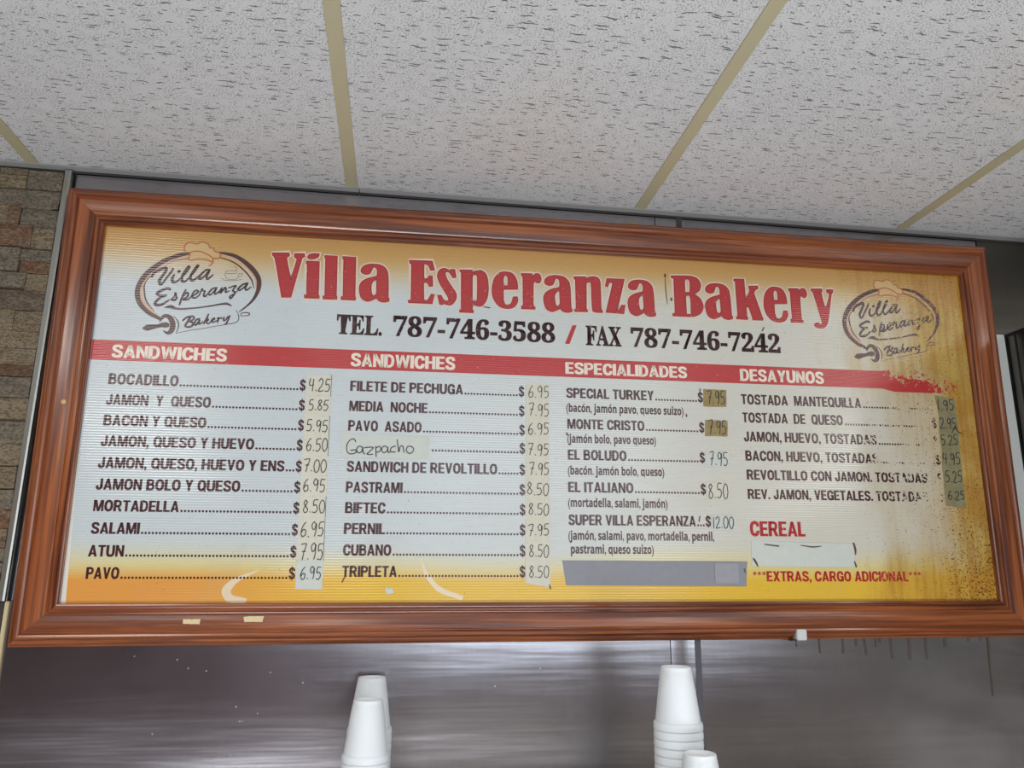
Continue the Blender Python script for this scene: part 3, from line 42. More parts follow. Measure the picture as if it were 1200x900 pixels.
ST = {'c1':[('4.25',[(3915,4212),(4384,4220),(4388,3808),(3917,3803)],[(3957,3888),(4379,4129)]),('5.85',[(3917,3803),(4388,3808),(4391,3421),(3920,3417)],[(3979,3518),(4363,3718)]),('5.95',[(3920,3417),(4391,3421),(4395,3039),(3922,3036)],[(3960,3125),(4373,3342)]),('6.50',[(3922,3036),(4395,3039),(4398,2651),(3925,2650)],[(3977,2747),(4387,2980)]),('7.00',[(3925,2650),(4398,2651),(4401,2286),(3927,2286)],[(3958,2363),(4389,2593)]),('6.95',[(3927,2286),(4401,2286),(4405,1901),(3930,1903)],[(3966,1989),(4386,2219)]),('8.50',[(3930,1903),(4405,1901),(4408,1525),(3932,1529)],[(3980,1600),(4402,1830)]),('6.95',[(3932,1529),(4408,1525),(4412,1154),(3934,1159)],[(3969,1173),(4405,1427)]),('7.95',[(3934,1159),(4412,1154),(4415,740),(3937,747)],[(3990,761),(4412,1047)]),('6.95',[(3937,747),(4415,740),(4420,228),(3940,238)],[(4011,417),(4398,635)])], 'c2':([(8157,4204),(8617,4200),(8636,261),(8151,340)],[('6.95',[(8198,3905),(8633,4138)]),('7.95',[(8209,3545),(8631,3789)]),('6.95',[(8188,3168),(8628,3393)]),('7.95',[(8189,2765),(8626,2987)]),('7.95',[(8219,2387),(8624,2614)]),('8.50',[(8169,1997),(8622,2221)]),('8.50',[(8199,1617),(8620,1827)]),('7.95',[(8200,1221),(8618,1437)]),('8.50',[(8210,830),(8616,1052)]),('8.50',[(8210,448),(8614,656)])]), 'c3':[('7.95',[(11847,4203),(12338,4197),(12318,3845),(11829,3841)],[(11909,3906),(12307,4178)]),('7.95',[(11850,3563),(12332,3554),(12314,3236),(11834,3235)],[(11906,3282),(12303,3559)]),('7.95',[(11831,2933),(12314,2922),(12296,2604),(11815,2605)],[(11892,2651),(12296,2916)]),('8.50',[(11816,2297),(12295,2284),(12276,1949),(11799,1953)],[(11829,1981),(12271,2272)]),('12.00',[(11882,1657),(12362,1641),(12346,1356),(11866,1362)],[(11891,1400),(12350,1619)])], 'c4':[('1.95',[(17028,4246),(17484,4167),(17500,3853),(17077,3840)],[(17053,3925),(17462,4154)]),('2.95',[(17077,3840),(17500,3853),(17496,3424),(17042,3412)],[(17068,3529),(17463,3762)]),('5.25',[(17042,3412),(17496,3424),(17474,3115),(17057,3093)],[(17047,3181),(17458,3392)]),('4.95',[(17057,3093),(17474,3115),(17472,2770),(17028,2750)],[(17038,2769),(17464,3007)]),('5.25',[(17028,2750),(17472,2770),(17467,2342),(17016,2316)],[(17054,2391),(17457,2626)]),('6.25',[(17016,2316),(17467,2342),(17462,1855),(17015,1905)],[(17064,2036),(17466,2210)])], 'gaz':[(4633,3089),(6281,3077),(6282,2638),(4640,2629)], 'duct':[(8861,767),(12585,755),(12533,282),(8931,305)], 'duct2':[(11901,727),(12388,712),(12377,335),(11892,335)], 'blank':[(12690,1159),(14882,1110),(14853,652),(12673,665)], 'chip':[(5541,272),(5681,242),(5715,166),(5577,136)], 'scr':[(-308,3520)], 'resid':[[(2089,-264),(2377,-265),(2370,-352),(2096,-336)],[(3101,-226),(3452,-213),(3430,-316),(3122,-314)]], 'clip':[(13423,-509),(13637,-718)], 'sw1':[(3294,572),(2878,393),(2730,215),(2800,68),(3125,38)], 'sw2':[(6180,779),(6299,471),(6542,210),(7020,56)]}
STONES = [(-2199,-1697,8011,8156),(-1674,-1013,7724,8120),(-2165,-1680,7724,7993),(-2234,-1173,7333,7706),(-1187,-971,7528,7706),(-1161,-946,7333,7528),(-2507,-1925,6964,7369),(-1928,-1702,6964,7404),(-1696,-906,6946,7333),(-2175,-1428,6530,6964),(-1424,-849,6512,6929),(-2220,-1583,6032,6512),(-1599,-802,6254,6495),(-1563,-769,6015,6254),(-2156,-1419,5710,6015),(-1415,-727,5660,5998),(-2007,-1184,5275,5660),(-1181,-674,5258,5626),(-2105,-1509,4861,5275),(-1508,-622,4861,5258),(-2119,-573,4534,4861),(-1781,-528,4210,4534),(-1883,-1279,4001,4210),(-1278,-491,3985,4210),(-1977,-450,3603,3985),(-1604,-397,3210,3603),(-1775,-423,2759,3163),(-1922,-367,2361,2759),(-1468,-453,1952,2345),(-1657,-400,1593,1937),(-1466,-352,1252,1593),(-1631,-316,1076,1252),(-1346,-294,930,1076),(-1644,-267,698,930),(-1335,-234,482,669),(-1706,-204,267,453),(-1405,-176,54,267)]
SPECK = [(1286,-886),(2002,-946),(2202,-1089),(2508,-1134),(3601,-1169),(4174,-1345),(3067,-1730),(3437,-1846),(3145,-1967),(3188,-1968),(1724,-2151),(2794,-2631),(7617,-1433),(8460,-1127),(3037,-2514)]
DRIP = [(13549,-603,13554,-763),(14032,-604,14044,-876),(14537,-605,14527,-894),(14846,-605,14813,-750),(15011,-605,15015,-911),(15249,-605,15231,-767),(15341,-606,15332,-687),(15580,-606,15573,-994),(15969,-606,15955,-1028),(16342,-607,16328,-1014),(16755,-607,16752,-771),(17285,-608,17276,-674),(17552,-608,17545,-658),(17724,-608,17672,-1717)]
MARKS = [[(11116,6638,40),(11119,6582,33)],[(11122,6544,12),(11121,6500,13),(11120,6436,15),(11120,6366,16),(11122,6299,17),(11127,6217,16),(11134,6125,14),(11141,6041,11),(11147,5982,10)],[(11235,6117,37),(11235,6071,27)],[(17328,3430,17),(17347,3463,18),(17375,3511,20),(17403,3557,22),(17427,3579,23),(17441,3569,25),(17450,3536,26),(17459,3498,27),(17473,3470,27),(17495,3456,25),(17523,3447,21),(17550,3441,17),(17568,3436,15)],[(4768,363,23),(4810,454,20)],[(11622,1526,20),(11645,1626,17)],[(11769,4201,20),(11766,4148,20)],[(11453,3659,27),(11460,3624,27)],[(8974,3209,33),(8990,3175,27)],[(12715,806,37),(12725,791,39),(12738,769,42),(12752,745,44),(12764,724,43),(12773,706,39),(12782,687,31),(12789,670,22),(12795,658,17)],[(14866,1118,40),(14871,1092,42),(14879,1056,45),(14886,1016,47),(14890,983,47),(14890,960,41),(14888,936,32),(14884,914,23),(14882,899,17)],[(14851,764,23),(14879,664,37)],[(12966,1088,23),(13252,1057,27)],[(13724,1077,13),(13771,1070,16),(13838,1060,21),(13912,1050,25),(13976,1045,27),(14026,1046,25),(14080,1052,21),(14127,1058,16),(14161,1063,13)],[(12508,609,27),(12522,543,20)],[(8615,301,27),(8631,239,23)],[(7299,5732,17),(7420,5720,20)],[(13205,5503,23),(13249,5580,20)],[(17179,6016,23),(17195,5978,23)],[(16009,5670,20),(16025,5632,20)]]

# ------------------------------------------------------------------ helpers
ZC = 0.8234            # ceiling height above the lower edge of the menu print (eye height is about 0.05)
ZF = -1.55             # floor
B0 = -0.15967          # first ceiling bar
PW, PH = 1.79226, 0.69888
PY = -0.014            # plane of the print, in the board's own frame

class N:
    def __init__(s, name, rough=.5, metal=0.):
        s.m = bpy.data.materials.new(name); s.m.use_nodes = True; s.t = s.m.node_tree
        s.b = s.t.nodes['Principled BSDF']; s.b.inputs['Roughness'].default_value = rough; s.b.inputs['Metallic'].default_value = metal
        s.out = s.t.nodes['Material Output']
    def n(s, typ, **kw):
        x = s.t.nodes.new(typ)
        for k, v in kw.items(): setattr(x, k, v)
        return x
    def set(s, sock, v):
        if hasattr(v, 'is_output') or isinstance(v, bpy.types.NodeSocket): s.t.links.new(v, sock)
        else: sock.default_value = v
    def math(s, op, a, b=0., c=None, clamp=False):
        x = s.n('ShaderNodeMath', operation=op, use_clamp=clamp); s.set(x.inputs[0], a); s.set(x.inputs[1], b)
        if c is not None: s.set(x.inputs[2], c)
        return x.outputs[0]
    def step(s, v, a, b, lo=0., hi=1.):
        x = s.n('ShaderNodeMapRange', interpolation_type='SMOOTHSTEP')
        s.set(x.inputs[0], v); s.set(x.inputs[1], a); s.set(x.inputs[2], b); s.set(x.inputs[3], lo); s.set(x.inputs[4], hi)
        return x.outputs[0]
    def mix(s, f, a, b, mode='MIX'):
        x = s.n('ShaderNodeMix', data_type='RGBA', blend_type=mode, clamp_factor=True)
        s.set(x.inputs[0], f); s.set(x.inputs[6], a); s.set(x.inputs[7], b); return x.outputs[2]
    def obj(s):
        if not hasattr(s, '_o'): s._o = s.n('ShaderNodeTexCoord').outputs['Object']
        return s._o
    def xyz(s):
        if not hasattr(s, '_x'):
            q = s.n('ShaderNodeSeparateXYZ'); s.set(q.inputs[0], s.obj()); s._x = q.outputs
        return s._x
    def vec(s, sc, src=None):
        x = s.n('ShaderNodeMapping'); s.set(x.inputs[0], src or s.obj()); x.inputs['Scale'].default_value = sc; return x.outputs[0]
    def noise(s, scale, vec=None, detail=3., rough=.5, dist=0.):
        x = s.n('ShaderNodeTexNoise'); s.set(x.inputs['Vector'], vec or s.obj()); x.inputs['Scale'].default_value = scale
        x.inputs['Detail'].default_value = detail; x.inputs['Roughness'].default_value = rough; x.inputs['Distortion'].default_value = dist
        return x.outputs[0]
    def color(s, c): s.set(s.b.inputs['Base Color'], c)
    def bump(s, h, strength=.5, dist=.001, normal=None):
        x = s.n('ShaderNodeBump'); x.inputs['Strength'].default_value = strength; x.inputs['Distance'].default_value = dist
        s.set(x.inputs['Height'], h)
        if normal: s.set(x.inputs['Normal'], normal)
        s.set(s.b.inputs['Normal'], x.outputs[0]); return x.outputs[0]
    def transp(s, f):
        tr = s.n('ShaderNodeBsdfTransparent'); mx = s.n('ShaderNodeMixShader')
        s.set(mx.inputs[0], f); s.t.links.new(s.b.outputs[0], mx.inputs[1]); s.t.links.new(tr.outputs[0], mx.inputs[2])
        s.t.links.new(mx.outputs[0], s.out.inputs[0])

def flat(name, c, rough=.5, metal=0.):
    a = N(name, rough, metal); a.color(c); return a.m

def flutes(a, slope=.10):
    """the board is fluted plastic sheet: fine level ribs every 4.8 mm, tilting the surface up and down"""
    z = a.xyz()[2]
    c = a.math('MULTIPLY', a.math('SINE', a.math('MULTIPLY', z, 2*math.pi/.0048)), slope)
    w1 = a.math('MULTIPLY', a.math('SUBTRACT', a.noise(2.5, detail=1.), .5), .05)
    w2 = a.math('MULTIPLY', a.math('SUBTRACT', a.noise(4.1, detail=1.), .5), .04)
    cb = a.n('ShaderNodeCombineXYZ'); a.set(cb.inputs[0], w2); a.set(cb.inputs[2], a.math('ADD', c, w1))
    ad = a.n('ShaderNodeVectorMath', operation='ADD'); a.set(ad.inputs[0], a.n('ShaderNodeNewGeometry').outputs['Normal']); a.set(ad.inputs[1], cb.outputs[0])
    nm = a.n('ShaderNodeVectorMath', operation='NORMALIZE'); a.set(nm.inputs[0], ad.outputs[0])
    a.set(a.b.inputs['Normal'], nm.outputs[0])

def link(name, me, parent=None, mat=None):
    o = bpy.data.objects.new(name, me); COL.objects.link(o)
    if parent: o.parent = parent
    if mat is not None and me is not None and not me.materials: me.materials.append(mat)
    return o
def raw(name, v, f, mat, parent=None, smooth=False):
    me = bpy.data.meshes.new(name); me.from_pydata(v, [], f); me.update()
    if smooth:
        for p in me.polygons: p.use_smooth = True
    return link(name, me, parent, mat)
def face_out(o):
    """all faces of a flat print look towards the room (-Y)"""
    me = o.data
    for p in me.polygons:
        if p.normal.y > 0: p.flip()
    me.update(); return o
def thing(name, label, cat, loc=(0, 0, 0), group=None):
    o = bpy.data.objects.new(name, None); COL.objects.link(o); o.location = loc; o.empty_display_size = .1
    o['label'] = label; o['category'] = cat
    if group: o['group'] = group
    return o
def struct(o): o['kind'] = 'structure'; return o
def box(name, lo, hi, mat, parent=None, bev=0.):
    bm = bmesh.new(); bmesh.ops.create_cube(bm, size=1)
    for v in bm.verts: v.co = Vector([lo[i]+(v.co[i]+.5)*(hi[i]-lo[i]) for i in range(3)])
    if bev: bmesh.ops.bevel(bm, geom=bm.edges[:], offset=bev, segments=2, affect='EDGES')
    me = bpy.data.meshes.new(name); bm.to_mesh(me); bm.free(); return link(name, me, parent, mat)

# ------------------------------------------------------------------ materials
def m_tile():
    a = N('acoustic tile', .95); p = a.n('ShaderNodeNewGeometry').outputs['Position']
    wob = a.math('MULTIPLY', a.math('SUBTRACT', a.noise(1., a.vec((75, 30, 1), p), 2.), .5), .009)
    def fissures(fx, fy, shift, ln, th):
        # one short dark fissure per cell, lying along the wall
        v = a.n('ShaderNodeMapping'); a.set(v.inputs[0], p); v.inputs['Scale'].default_value = (fx, fy, 0); v.inputs['Location'].default_value = (shift, shift*.7, 0)
        vo = a.n('ShaderNodeTexVoronoi', voronoi_dimensions='2D'); vo.inputs['Scale'].default_value = 1.; a.set(vo.inputs['Vector'], v.outputs[0])
        sb = a.n('ShaderNodeVectorMath', operation='SUBTRACT'); a.set(sb.inputs[0], v.outputs[0]); a.set(sb.inputs[1], vo.outputs['Position'])
        q = a.n('ShaderNodeSeparateXYZ'); a.set(q.inputs[0], sb.outputs[0]); rnd = a.n('ShaderNodeSeparateXYZ'); a.set(rnd.inputs[0], vo.outputs['Color'])
        dx = a.math('ABSOLUTE', a.math('DIVIDE', q.outputs[0], fx)); dy = a.math('ABSOLUTE', a.math('ADD', a.math('DIVIDE', q.outputs[1], fy), wob))
        half = a.math('MULTIPLY', a.math('POWER', rnd.outputs[0], 2.3), ln)
        fx_ = a.math('DIVIDE', dx, half); t = a.math('MULTIPLY', a.math('SUBTRACT', 1., a.math('MULTIPLY', fx_, fx_)), th)
        return a.step(a.math('SUBTRACT', t, dy), -.0001, .0003)
    fis = a.math('MAXIMUM', fissures(26., 62., 3.1, .016, .0013), fissures(33., 85., 9.7, .009, .0011))
    vo = a.n('ShaderNodeTexVoronoi', voronoi_dimensions='2D'); vo.inputs['Scale'].default_value = 250.; a.set(vo.inputs['Vector'], p)
    pin = a.math('MULTIPLY', a.step(vo.outputs['Distance'], .30, .14), a.step(a.noise(60., p, 2.), .36, .56, .15, .62))
    h = a.math('MAXIMUM', fis, pin)
    base = a.mix(a.noise(2.2, p, detail=2.), lin(222, 221, 222), lin(233, 231, 231))
    base = a.mix(a.math('MULTIPLY', a.step(a.noise(1.1, p, detail=2.), .52, .75), .3), base, lin(216, 198, 176))
    a.color(a.mix(a.math('MULTIPLY', h, .82), base, lin(48, 45, 43)))
    a.bump(a.math('SUBTRACT', 1., h), .5, .002)
    return a.m
def m_wood():
    a = N('varnished wood', .24)
    w = a.noise(5., a.vec((.35, 3.5, 3.5)), 3., .6, .5)
    g = a.noise(55., a.vec((.045, 1.3, 1.3)), 4., .65, .3)
    g2 = a.noise(160., a.vec((.03, 1.2, 1.2)), 2.)
    c = a.mix(a.step(g, .34, .68), lin(94, 43, 22), lin(176, 100, 55))
    c = a.mix(a.math('MULTIPLY', a.step(g2, .5, .72), .45), c, lin(70, 34, 20))
    c = a.mix(a.math('MULTIPLY', a.step(w, .45, .65), .5), c, lin(128, 66, 38))
    a.color(c); a.b.inputs['Coat Weight'].default_value = .5; a.b.inputs['Coat Roughness'].default_value = .15
    a.bump(g, .25, .0006); return a.m
def wear(a, strength=1.):
    """print flaked off towards the right hand end of the board"""
    x = a.xyz()
    n = a.noise(230., detail=2.5, rough=.6); big = a.noise(38., detail=2.)
    k = a.math('MULTIPLY', a.step(x[0], 1.44, 1.78), .34*strength)
    k = a.math('ADD', k, a.math('MULTIPLY', a.math('SUBTRACT', big, .5), a.step(x[0], 1.40, 1.6, 0., .9*strength)))
    return a.step(a.math('ADD', n, k), .705, .72)
def m_print(name, c, worn=True, rough=.3, strength=1.):
    a = N(name, rough*.45); a.b.inputs['Specular IOR Level'].default_value = .8; a.color(c); flutes(a)
    if worn: a.transp(wear(a, strength))
    return a.m
def m_band():
    a = N('red header print', .14); a.b.inputs['Specular IOR Level'].default_value = .8; x = a.xyz()
    a.color(a.mix(a.noise(120., detail=2.), lin(186, 52, 54), lin(196, 62, 62))); flutes(a)
    # the right end has dissolved into crumbs, from its upper edge down
    n = a.noise(130., detail=4., rough=.62); b = a.noise(26., detail=2.)
    up = a.step(x[2], .442, .474)
    k = a.math('MULTIPLY', a.step(x[0], 1.545, 1.62), a.math('MULTIPLY', up, .30))
    k = a.math('ADD', k, a.step(x[0], 1.65, 1.755, 0., .24))
    k = a.math('ADD', k, a.math('MULTIPLY', a.math('SUBTRACT', b, .5), a.step(x[0], 1.5, 1.6, 0., .5)))
    a.transp(a.step(a.math('ADD', n, k), .70, .715))
    return a.m
def m_panel():
    a = N('printed fluted sheet', .13); a.b.inputs['Specular IOR Level'].default_value = .8; x = a.xyz(); u, v = x[0], x[2]
    wob = a.math('MULTIPLY', a.math('SUBTRACT', a.noise(2.0, detail=1.), .5), .05)
    vv = a.math('ADD', v, wob)
    white = a.mix(a.step(u, .4, 1.5), lin(206, 214, 216), lin(216, 212, 198))
    top = a.mix(a.step(v, .60, .70), lin(216, 186, 122), lin(200, 150, 82))
    c = a.mix(a.step(vv, .575, .665), white, top)
    bot = a.mix(a.step(u, .15, .55), lin(232, 160, 78), lin(234, 190, 66))
    c = a.mix(a.step(vv, .115, .035), c, a.mix(a.step(v, .075, .035), lin(232, 212, 120), bot))
    # yellow grease and rust staining on the right
    sn = a.noise(9., a.vec((1.6, 1, .55)), 5., .62)
    s = a.math('ADD', a.step(u, 1.36, 1.76, 0., 1.), a.math('MULTIPLY', a.math('SUBTRACT', sn, .5), 1.5))
    s = a.math('MULTIPLY', a.step(s, .18, 1.05), a.step(u, 1.15, 1.35))
    hi = a.math('MAXIMUM', a.step(v, .36, .50), a.math('MAXIMUM', a.step(v, .14, .03), a.step(u, 1.66, 1.76)))
    s2 = a.math('MULTIPLY', s, a.math('ADD', a.math('MULTIPLY', hi, .58), .30))
    drip = a.noise(1., a.vec((90, 1, 7)), 3.)
    sc = a.mix(a.step(drip, .4, .65), lin(214, 178, 84), lin(196, 146, 54))
    c = a.mix(s2, c, sc, 'MULTIPLY'); c = a.mix(a.math('MULTIPLY', s2, .55), c, sc)
    deep = a.math('MULTIPLY', a.step(u, 1.70, 1.77), a.step(a.noise(14., detail=4.), .38, .6))
    c = a.mix(a.math('MULTIPLY', deep, .6), c, lin(176, 122, 40))
    # rust specks
    sp = a.noise(330., detail=2., rough=.5)
    dens = a.math('ADD', a.step(u, 1.35, 1.79, 0., .10), a.math('MULTIPLY', a.math('SUBTRACT', a.noise(20.), .5), .12))
    dens = a.math('ADD', dens, a.math('MULTIPLY', a.step(v, .28, .02), a.step(u, 1.64, 1.76, 0., .09)))
    spk = a.step(a.math('ADD', sp, dens), .742, .765)
    c = a.mix(a.math('MULTIPLY', spk, .85), c, lin(96, 58, 22))
    # unprinted white margin, lower left
    mg = a.math('MULTIPLY', a.math('LESS_THAN', u, a.math('MULTIPLY', a.math('SUBTRACT', 1., a.math('DIVIDE', v, .30)), .0085)), 1.)
    c = a.mix(mg, c, lin(232, 230, 220))
    # faint grime
    c = a.mix(a.math('MULTIPLY', a.step(a.noise(6., detail=5., rough=.7), .52, .75), .14), c, lin(190, 170, 140))
    a.color(c); flutes(a, .12); return a.m
def m_steel(name='brushed steel', base=(178, 174, 178), r=.22):
    a = N(name, r, 1.); x = a.xyz()
    g = a.noise(1., a.vec((700, 1, 5)), 2.)
    blot = a.noise(3.5, a.vec((1, 1, 1.6)), 4., .6)
    c = a.mix(g, lin(*[q-10 for q in base]), lin(*[q+10 for q in base]))
    c = a.mix(a.step(blot, .35, .7, 0., .35), c, lin(118, 112, 108)); a.color(c)
    a.b.inputs['Anisotropic'].default_value = .75
    tg = a.n('ShaderNodeCombineXYZ'); tg.inputs[0].default_value = 1.; a.set(a.b.inputs['Tangent'], tg.outputs[0])   # vertical grain: reflections smear level
    wv = a.noise(1., a.vec((1.1, 1, 5.)), 1.5, .5, .4); wv2 = a.noise(1., a.vec((3, 1, 46.)), 2., .5)
    h = a.math('ADD', wv, a.math('MULTIPLY', wv2, .10)); h = a.math('ADD', h, a.math('MULTIPLY', g, .002))
    a.bump(h, .5, .0050); return a.m
def m_tape(name, c1, c2, rough=.6):
    a = N(name, rough); a.color(a.mix(a.noise(70., detail=4., rough=.65), c1, c2)); a.bump(a.noise(90., detail=3.), .3, .0008); return a.m
def m_stone():
    a = N('split face stone', .9)
    oi = a.n('ShaderNodeObjectInfo'); r = oi.outputs['Random']
    off = a.n('ShaderNodeVectorMath', operation='ADD'); a.set(off.inputs[0], a.n('ShaderNodeNewGeometry').outputs['Position'])
    cb = a.n('ShaderNodeCombineXYZ'); a.set(cb.inputs[0], a.math('MULTIPLY', r, 7.)); a.set(cb.inputs[2], a.math('MULTIPLY', r, 3.)); a.set(off.inputs[1], cb.outputs[0])
    P = off.outputs[0]
    n1 = a.noise(1., a.vec((26, 26, 90), P), 5., .65); n2 = a.noise(1., a.vec((160, 160, 300), P), 4., .7)
    rp = a.n('ShaderNodeValToRGB'); a.set(rp.inputs[0], r); e = rp.color_ramp; e.interpolation = 'CONSTANT'
    cols = [(0, (150, 130, 104)), (.22, (128, 92, 68)), (.40, (138, 126, 110)), (.60, (158, 138, 108)), (.78, (118, 98, 84)), (.88, (142, 98, 70))]
    e.elements[0].color = lin(*cols[0][1]); e.elements[1].position = cols[1][0]; e.elements[1].color = lin(*cols[1][1])
    for p_, c_ in cols[2:]: q = e.elements.new(p_); q.color = lin(*c_)
    c = a.mix(a.step(n1, .35, .7), rp.outputs[0], a.mix(.6, rp.outputs[0], lin(176, 162, 136)))
    c = a.mix(a.math('MULTIPLY', a.step(n2, .46, .60), .62), c, lin(62, 50, 42)); a.color(c)
    a.bump(a.math('ADD', n1, a.math('MULTIPLY', n2, .6)), 1., .012); return a.m

M = {}
M['tile'] = m_tile()
_a = N('yellowed enamel bar', .45)
_a.color(_a.mix(_a.noise(4., detail=2.), lin(204, 196, 164), lin(190, 178, 142))); M['bar'] = _a.m
M['wood'] = m_wood(); M['panel'] = m_panel(); M['band'] = m_band()
M['red'] = m_print('red print', lin(184, 50, 52), True, .3, .55)
M['rededge'] = m_print('dark red print edge', lin(140, 38, 42), True, .3, .55)
M['halo'] = m_print('pale pink print edge', lin(236, 208, 190), True, .35, .5)
M['brown'] = m_print('dark brown print', lin(80, 46, 48))
M['cream'] = m_print('cream print', lin(240, 228, 210))
M['logobrown'] = m_print('logo brown print', lin(82, 50, 46), True, .3, .45); M['script'] = m_print('logo script print', lin(72, 44, 46), True, .3, .5); M['logolight'] = m_print('logo peach print', lin(214, 168, 140), True, .3, .45)
M['logoorange'] = m_print('logo orange print', lin(190, 108, 62), True, .3, .45); M['logofill'] = m_print('logo cream print', lin(214, 180, 126), True, .3, .45)
M['logogrey'] = m_print('logo grey print', lin(126, 116, 104), True, .3, .45)
M['swoosh'] = m_print('pale swoosh print', lin(238, 218, 186), False)
M['steel'] = m_steel(); M['steel2'] = m_steel('dull steel plate', (112, 108, 100), .42)
M['alu'] = flat('satin aluminium', lin(196, 196, 190), .28, 1.)
M['angle'] = flat('dull painted angle', lin(176, 174, 172), .6, 0.)
M['angledark'] = flat('dark grey filler', lin(60, 58, 56), .7)  # one dark grey for angle leg, backings, case body and clip tail
M['tapea'] = m_tape('yellowed clear label tape', lin(226, 223, 208), lin(208, 203, 182))
M['tapeb'] = m_tape('browned label tape', lin(176, 156, 104), lin(132, 112, 70))
M['tapec'] = m_tape('grimy olive label tape', lin(160, 152, 112), lin(116, 108, 74))
M['tapew'] = m_tape('pale paper label', lin(216, 220, 212), lin(200, 204, 196))
M['duct'] = m_tape('grey duct tape', lin(150, 150, 158), lin(136, 136, 144), .45)
M['ductlight'] = m_tape('grey duct tape patch', lin(164, 164, 170), lin(150, 150, 156), .45)
M['ink'] = flat('pencil ink', lin(52, 54, 58), .6)
M['resid'] = flat('dried tape residue', lin(226, 206, 160), .6)
M['foam'] = None
_a = N('foam cup', .42); _a.color(lin(246, 252, 255)); _a.b.inputs['Subsurface Weight'].default_value = .15
_a.b.inputs['Subsurface Radius'].default_value = (.01, .01, .01); _a.b.inputs['Subsurface Scale'].default_value = .5
_a.bump(_a.noise(600., detail=1.), .08, .0005); M['foam'] = _a.m
M['stone'] = m_stone(); M['grout'] = flat('dark grout', lin(84, 72, 60), .95)
M['wallpaint'] = flat('warm wall paint', lin(186, 176, 164), .8)
M['burgundy'] = flat('burgundy reflection paint', lin(96, 34, 42), .5)  # burgundy put in behind the camera to tint the steel reflections
M['floor'] = flat('pale floor tile', lin(176, 174, 170), .35)
M['darkbase'] = flat('dark brown board', lin(54, 46, 40), .6)
M['caulk'] = flat('cream caulk', lin(206, 190, 150), .7)
M['black'] = flat('black seam', lin(30, 28, 28), .6)
M['whitemetal'] = flat('white enamelled metal', lin(214, 216, 212), .35)
M['grime'] = flat('rust brown drip', lin(92, 70, 40), .5)
M['speck'] = flat('white speck', lin(220, 214, 205), .5)
_a = N('fluorescent diffuser', .5); _a.b.inputs['Emission Color'].default_value = (1, .97, .93, 1); _a.b.inputs['Emission Strength'].default_value = LAMP
_a.color(lin(235, 235, 230)); M['lamp'] = _a.m

# ------------------------------------------------------------------ ceiling: wall angle, bars, tiles
ceiling = struct(link('ceiling', None))
box('plenum_deck', (-3.2, -5.5, ZC+.03), (4.6, .1, ZC+.06), M['angledark'], ceiling)
XB = [B0+.6096*i for i in range(-4, 8)]
YB = [-.011, -1.19, -2.409, -3.628, -4.847, -5.5]
LIGHTS = {(3, 1), (8, 1), (4, 3), (8, 3)}     # cells that hold a troffer: (column, row)
for i, x in enumerate(XB):
    o = box('t_bar', (x-.012, -5.5, ZC), (x+.012, -.0215, ZC+.002), M['bar'], ceiling, .0005)
for y in YB[1:-1]:
    for i in range(len(XB)-1):
        box('cross_bar', (XB[i]+.0122, y-.012, ZC), (XB[i+1]-.0122, y+.012, ZC+.002), M['bar'], ceiling)
for i in range(-1, len(XB)):
    x0 = XB[i] if i >= 0 else -3.2; x1 = XB[i+1] if i+1 < len(XB) else 4.6
    for j in range(len(YB)-1):
        if (i, j) in LIGHTS: continue
        dz = random.uniform(0, .0012)
        box('ceiling_tile', (x0+.004, YB[j+1]+.004, ZC+.0022+dz), (x1-.004, YB[j]-(.001 if j == 0 else .004), ZC+.018+dz), M['tile'], ceiling)
def light_unit(i, j):
    x0, x1, y0, y1 = XB[i]+.004, XB[i+1]-.004, YB[j+1]+.004, YB[j]-.004
    t = thing('ceiling_light', 'recessed fluorescent ceiling light behind the camera, %s' % {
        (3, 1): 'nearest the wall on the left', (8, 1): 'nearest the wall on the right', (4, 3): 'far row on the left', (8, 3): 'far row on the right'}[(i, j)],
        'light', ((x0+x1)/2, (y0+y1)/2, ZC))
    w, d = (x1-x0)/2, (y1-y0)/2
    box('lamp_housing', (-w, -d, .0030), (w, d, .028), M['whitemetal'], t)
    raw('diffuser', [(-w+.03, -d+.03, .0026), (w-.03, -d+.03, .0026), (w-.03, d-.03, .0026), (-w+.03, d-.03, .0026)], [(3, 2, 1, 0)], M['lamp'], t)
for c in sorted(LIGHTS): light_unit(*c)
# L-shaped wall angle, two lengths butted together
tr = struct(link('trim_1', None))
SJ = 0.4645
for x0, x1 in ((-3.0, SJ-.0008), (SJ+.0008, 4.4)):
    box('angle_flange', (x0, -.022, ZC-.0005), (x1, 0, ZC+.0012), M['angle'], tr)
    box('angle_leg', (x0, -.0035, ZC-.005), (x1, -.0022, ZC-.0005), M['angledark'], tr)

# ------------------------------------------------------------------ picture wall: steel sheets
wn = struct(link('wall_front', None))
box('wall_backing', (-3.2, .006, ZF), (4.6, .1, ZC+.03), M['angledark'], wn)
def sheet(x0, x1, z0, z1, mat, y=0., th=.003, nx=24, nz=24, amp=.0015):
    v = []; f = []
    for j in range(nz+1):
        for i in range(nx+1):
            s, t = i/nx, j/nz; e = math.sin(math.pi*s)*math.sin(math.pi*t)
            v.append((x0+(x1-x0)*s, y+amp*e*math.sin(3+s*5+t*2.3), z0+(z1-z0)*t))
    for j in range(nz):
        for i in range(nx):
            a = j*(nx+1)+i; f.append((a, a+1, a+nx+2, a+nx+1))
    n0 = len(v); v += [(x0, y+th, z0), (x1, y+th, z0), (x1, y+th, z1), (x0, y+th, z1)]
    f.append((n0+3, n0+2, n0+1, n0))
    o = raw('steel_sheet', v, f, mat, wn, True); return o
sheet(-.0850, 1.0988, ZF+.02, ZC-.0008, M['steel'])
sheet(1.1006, 1.1480, ZF+.02, ZC-.0008, M['steel'], nx=4)
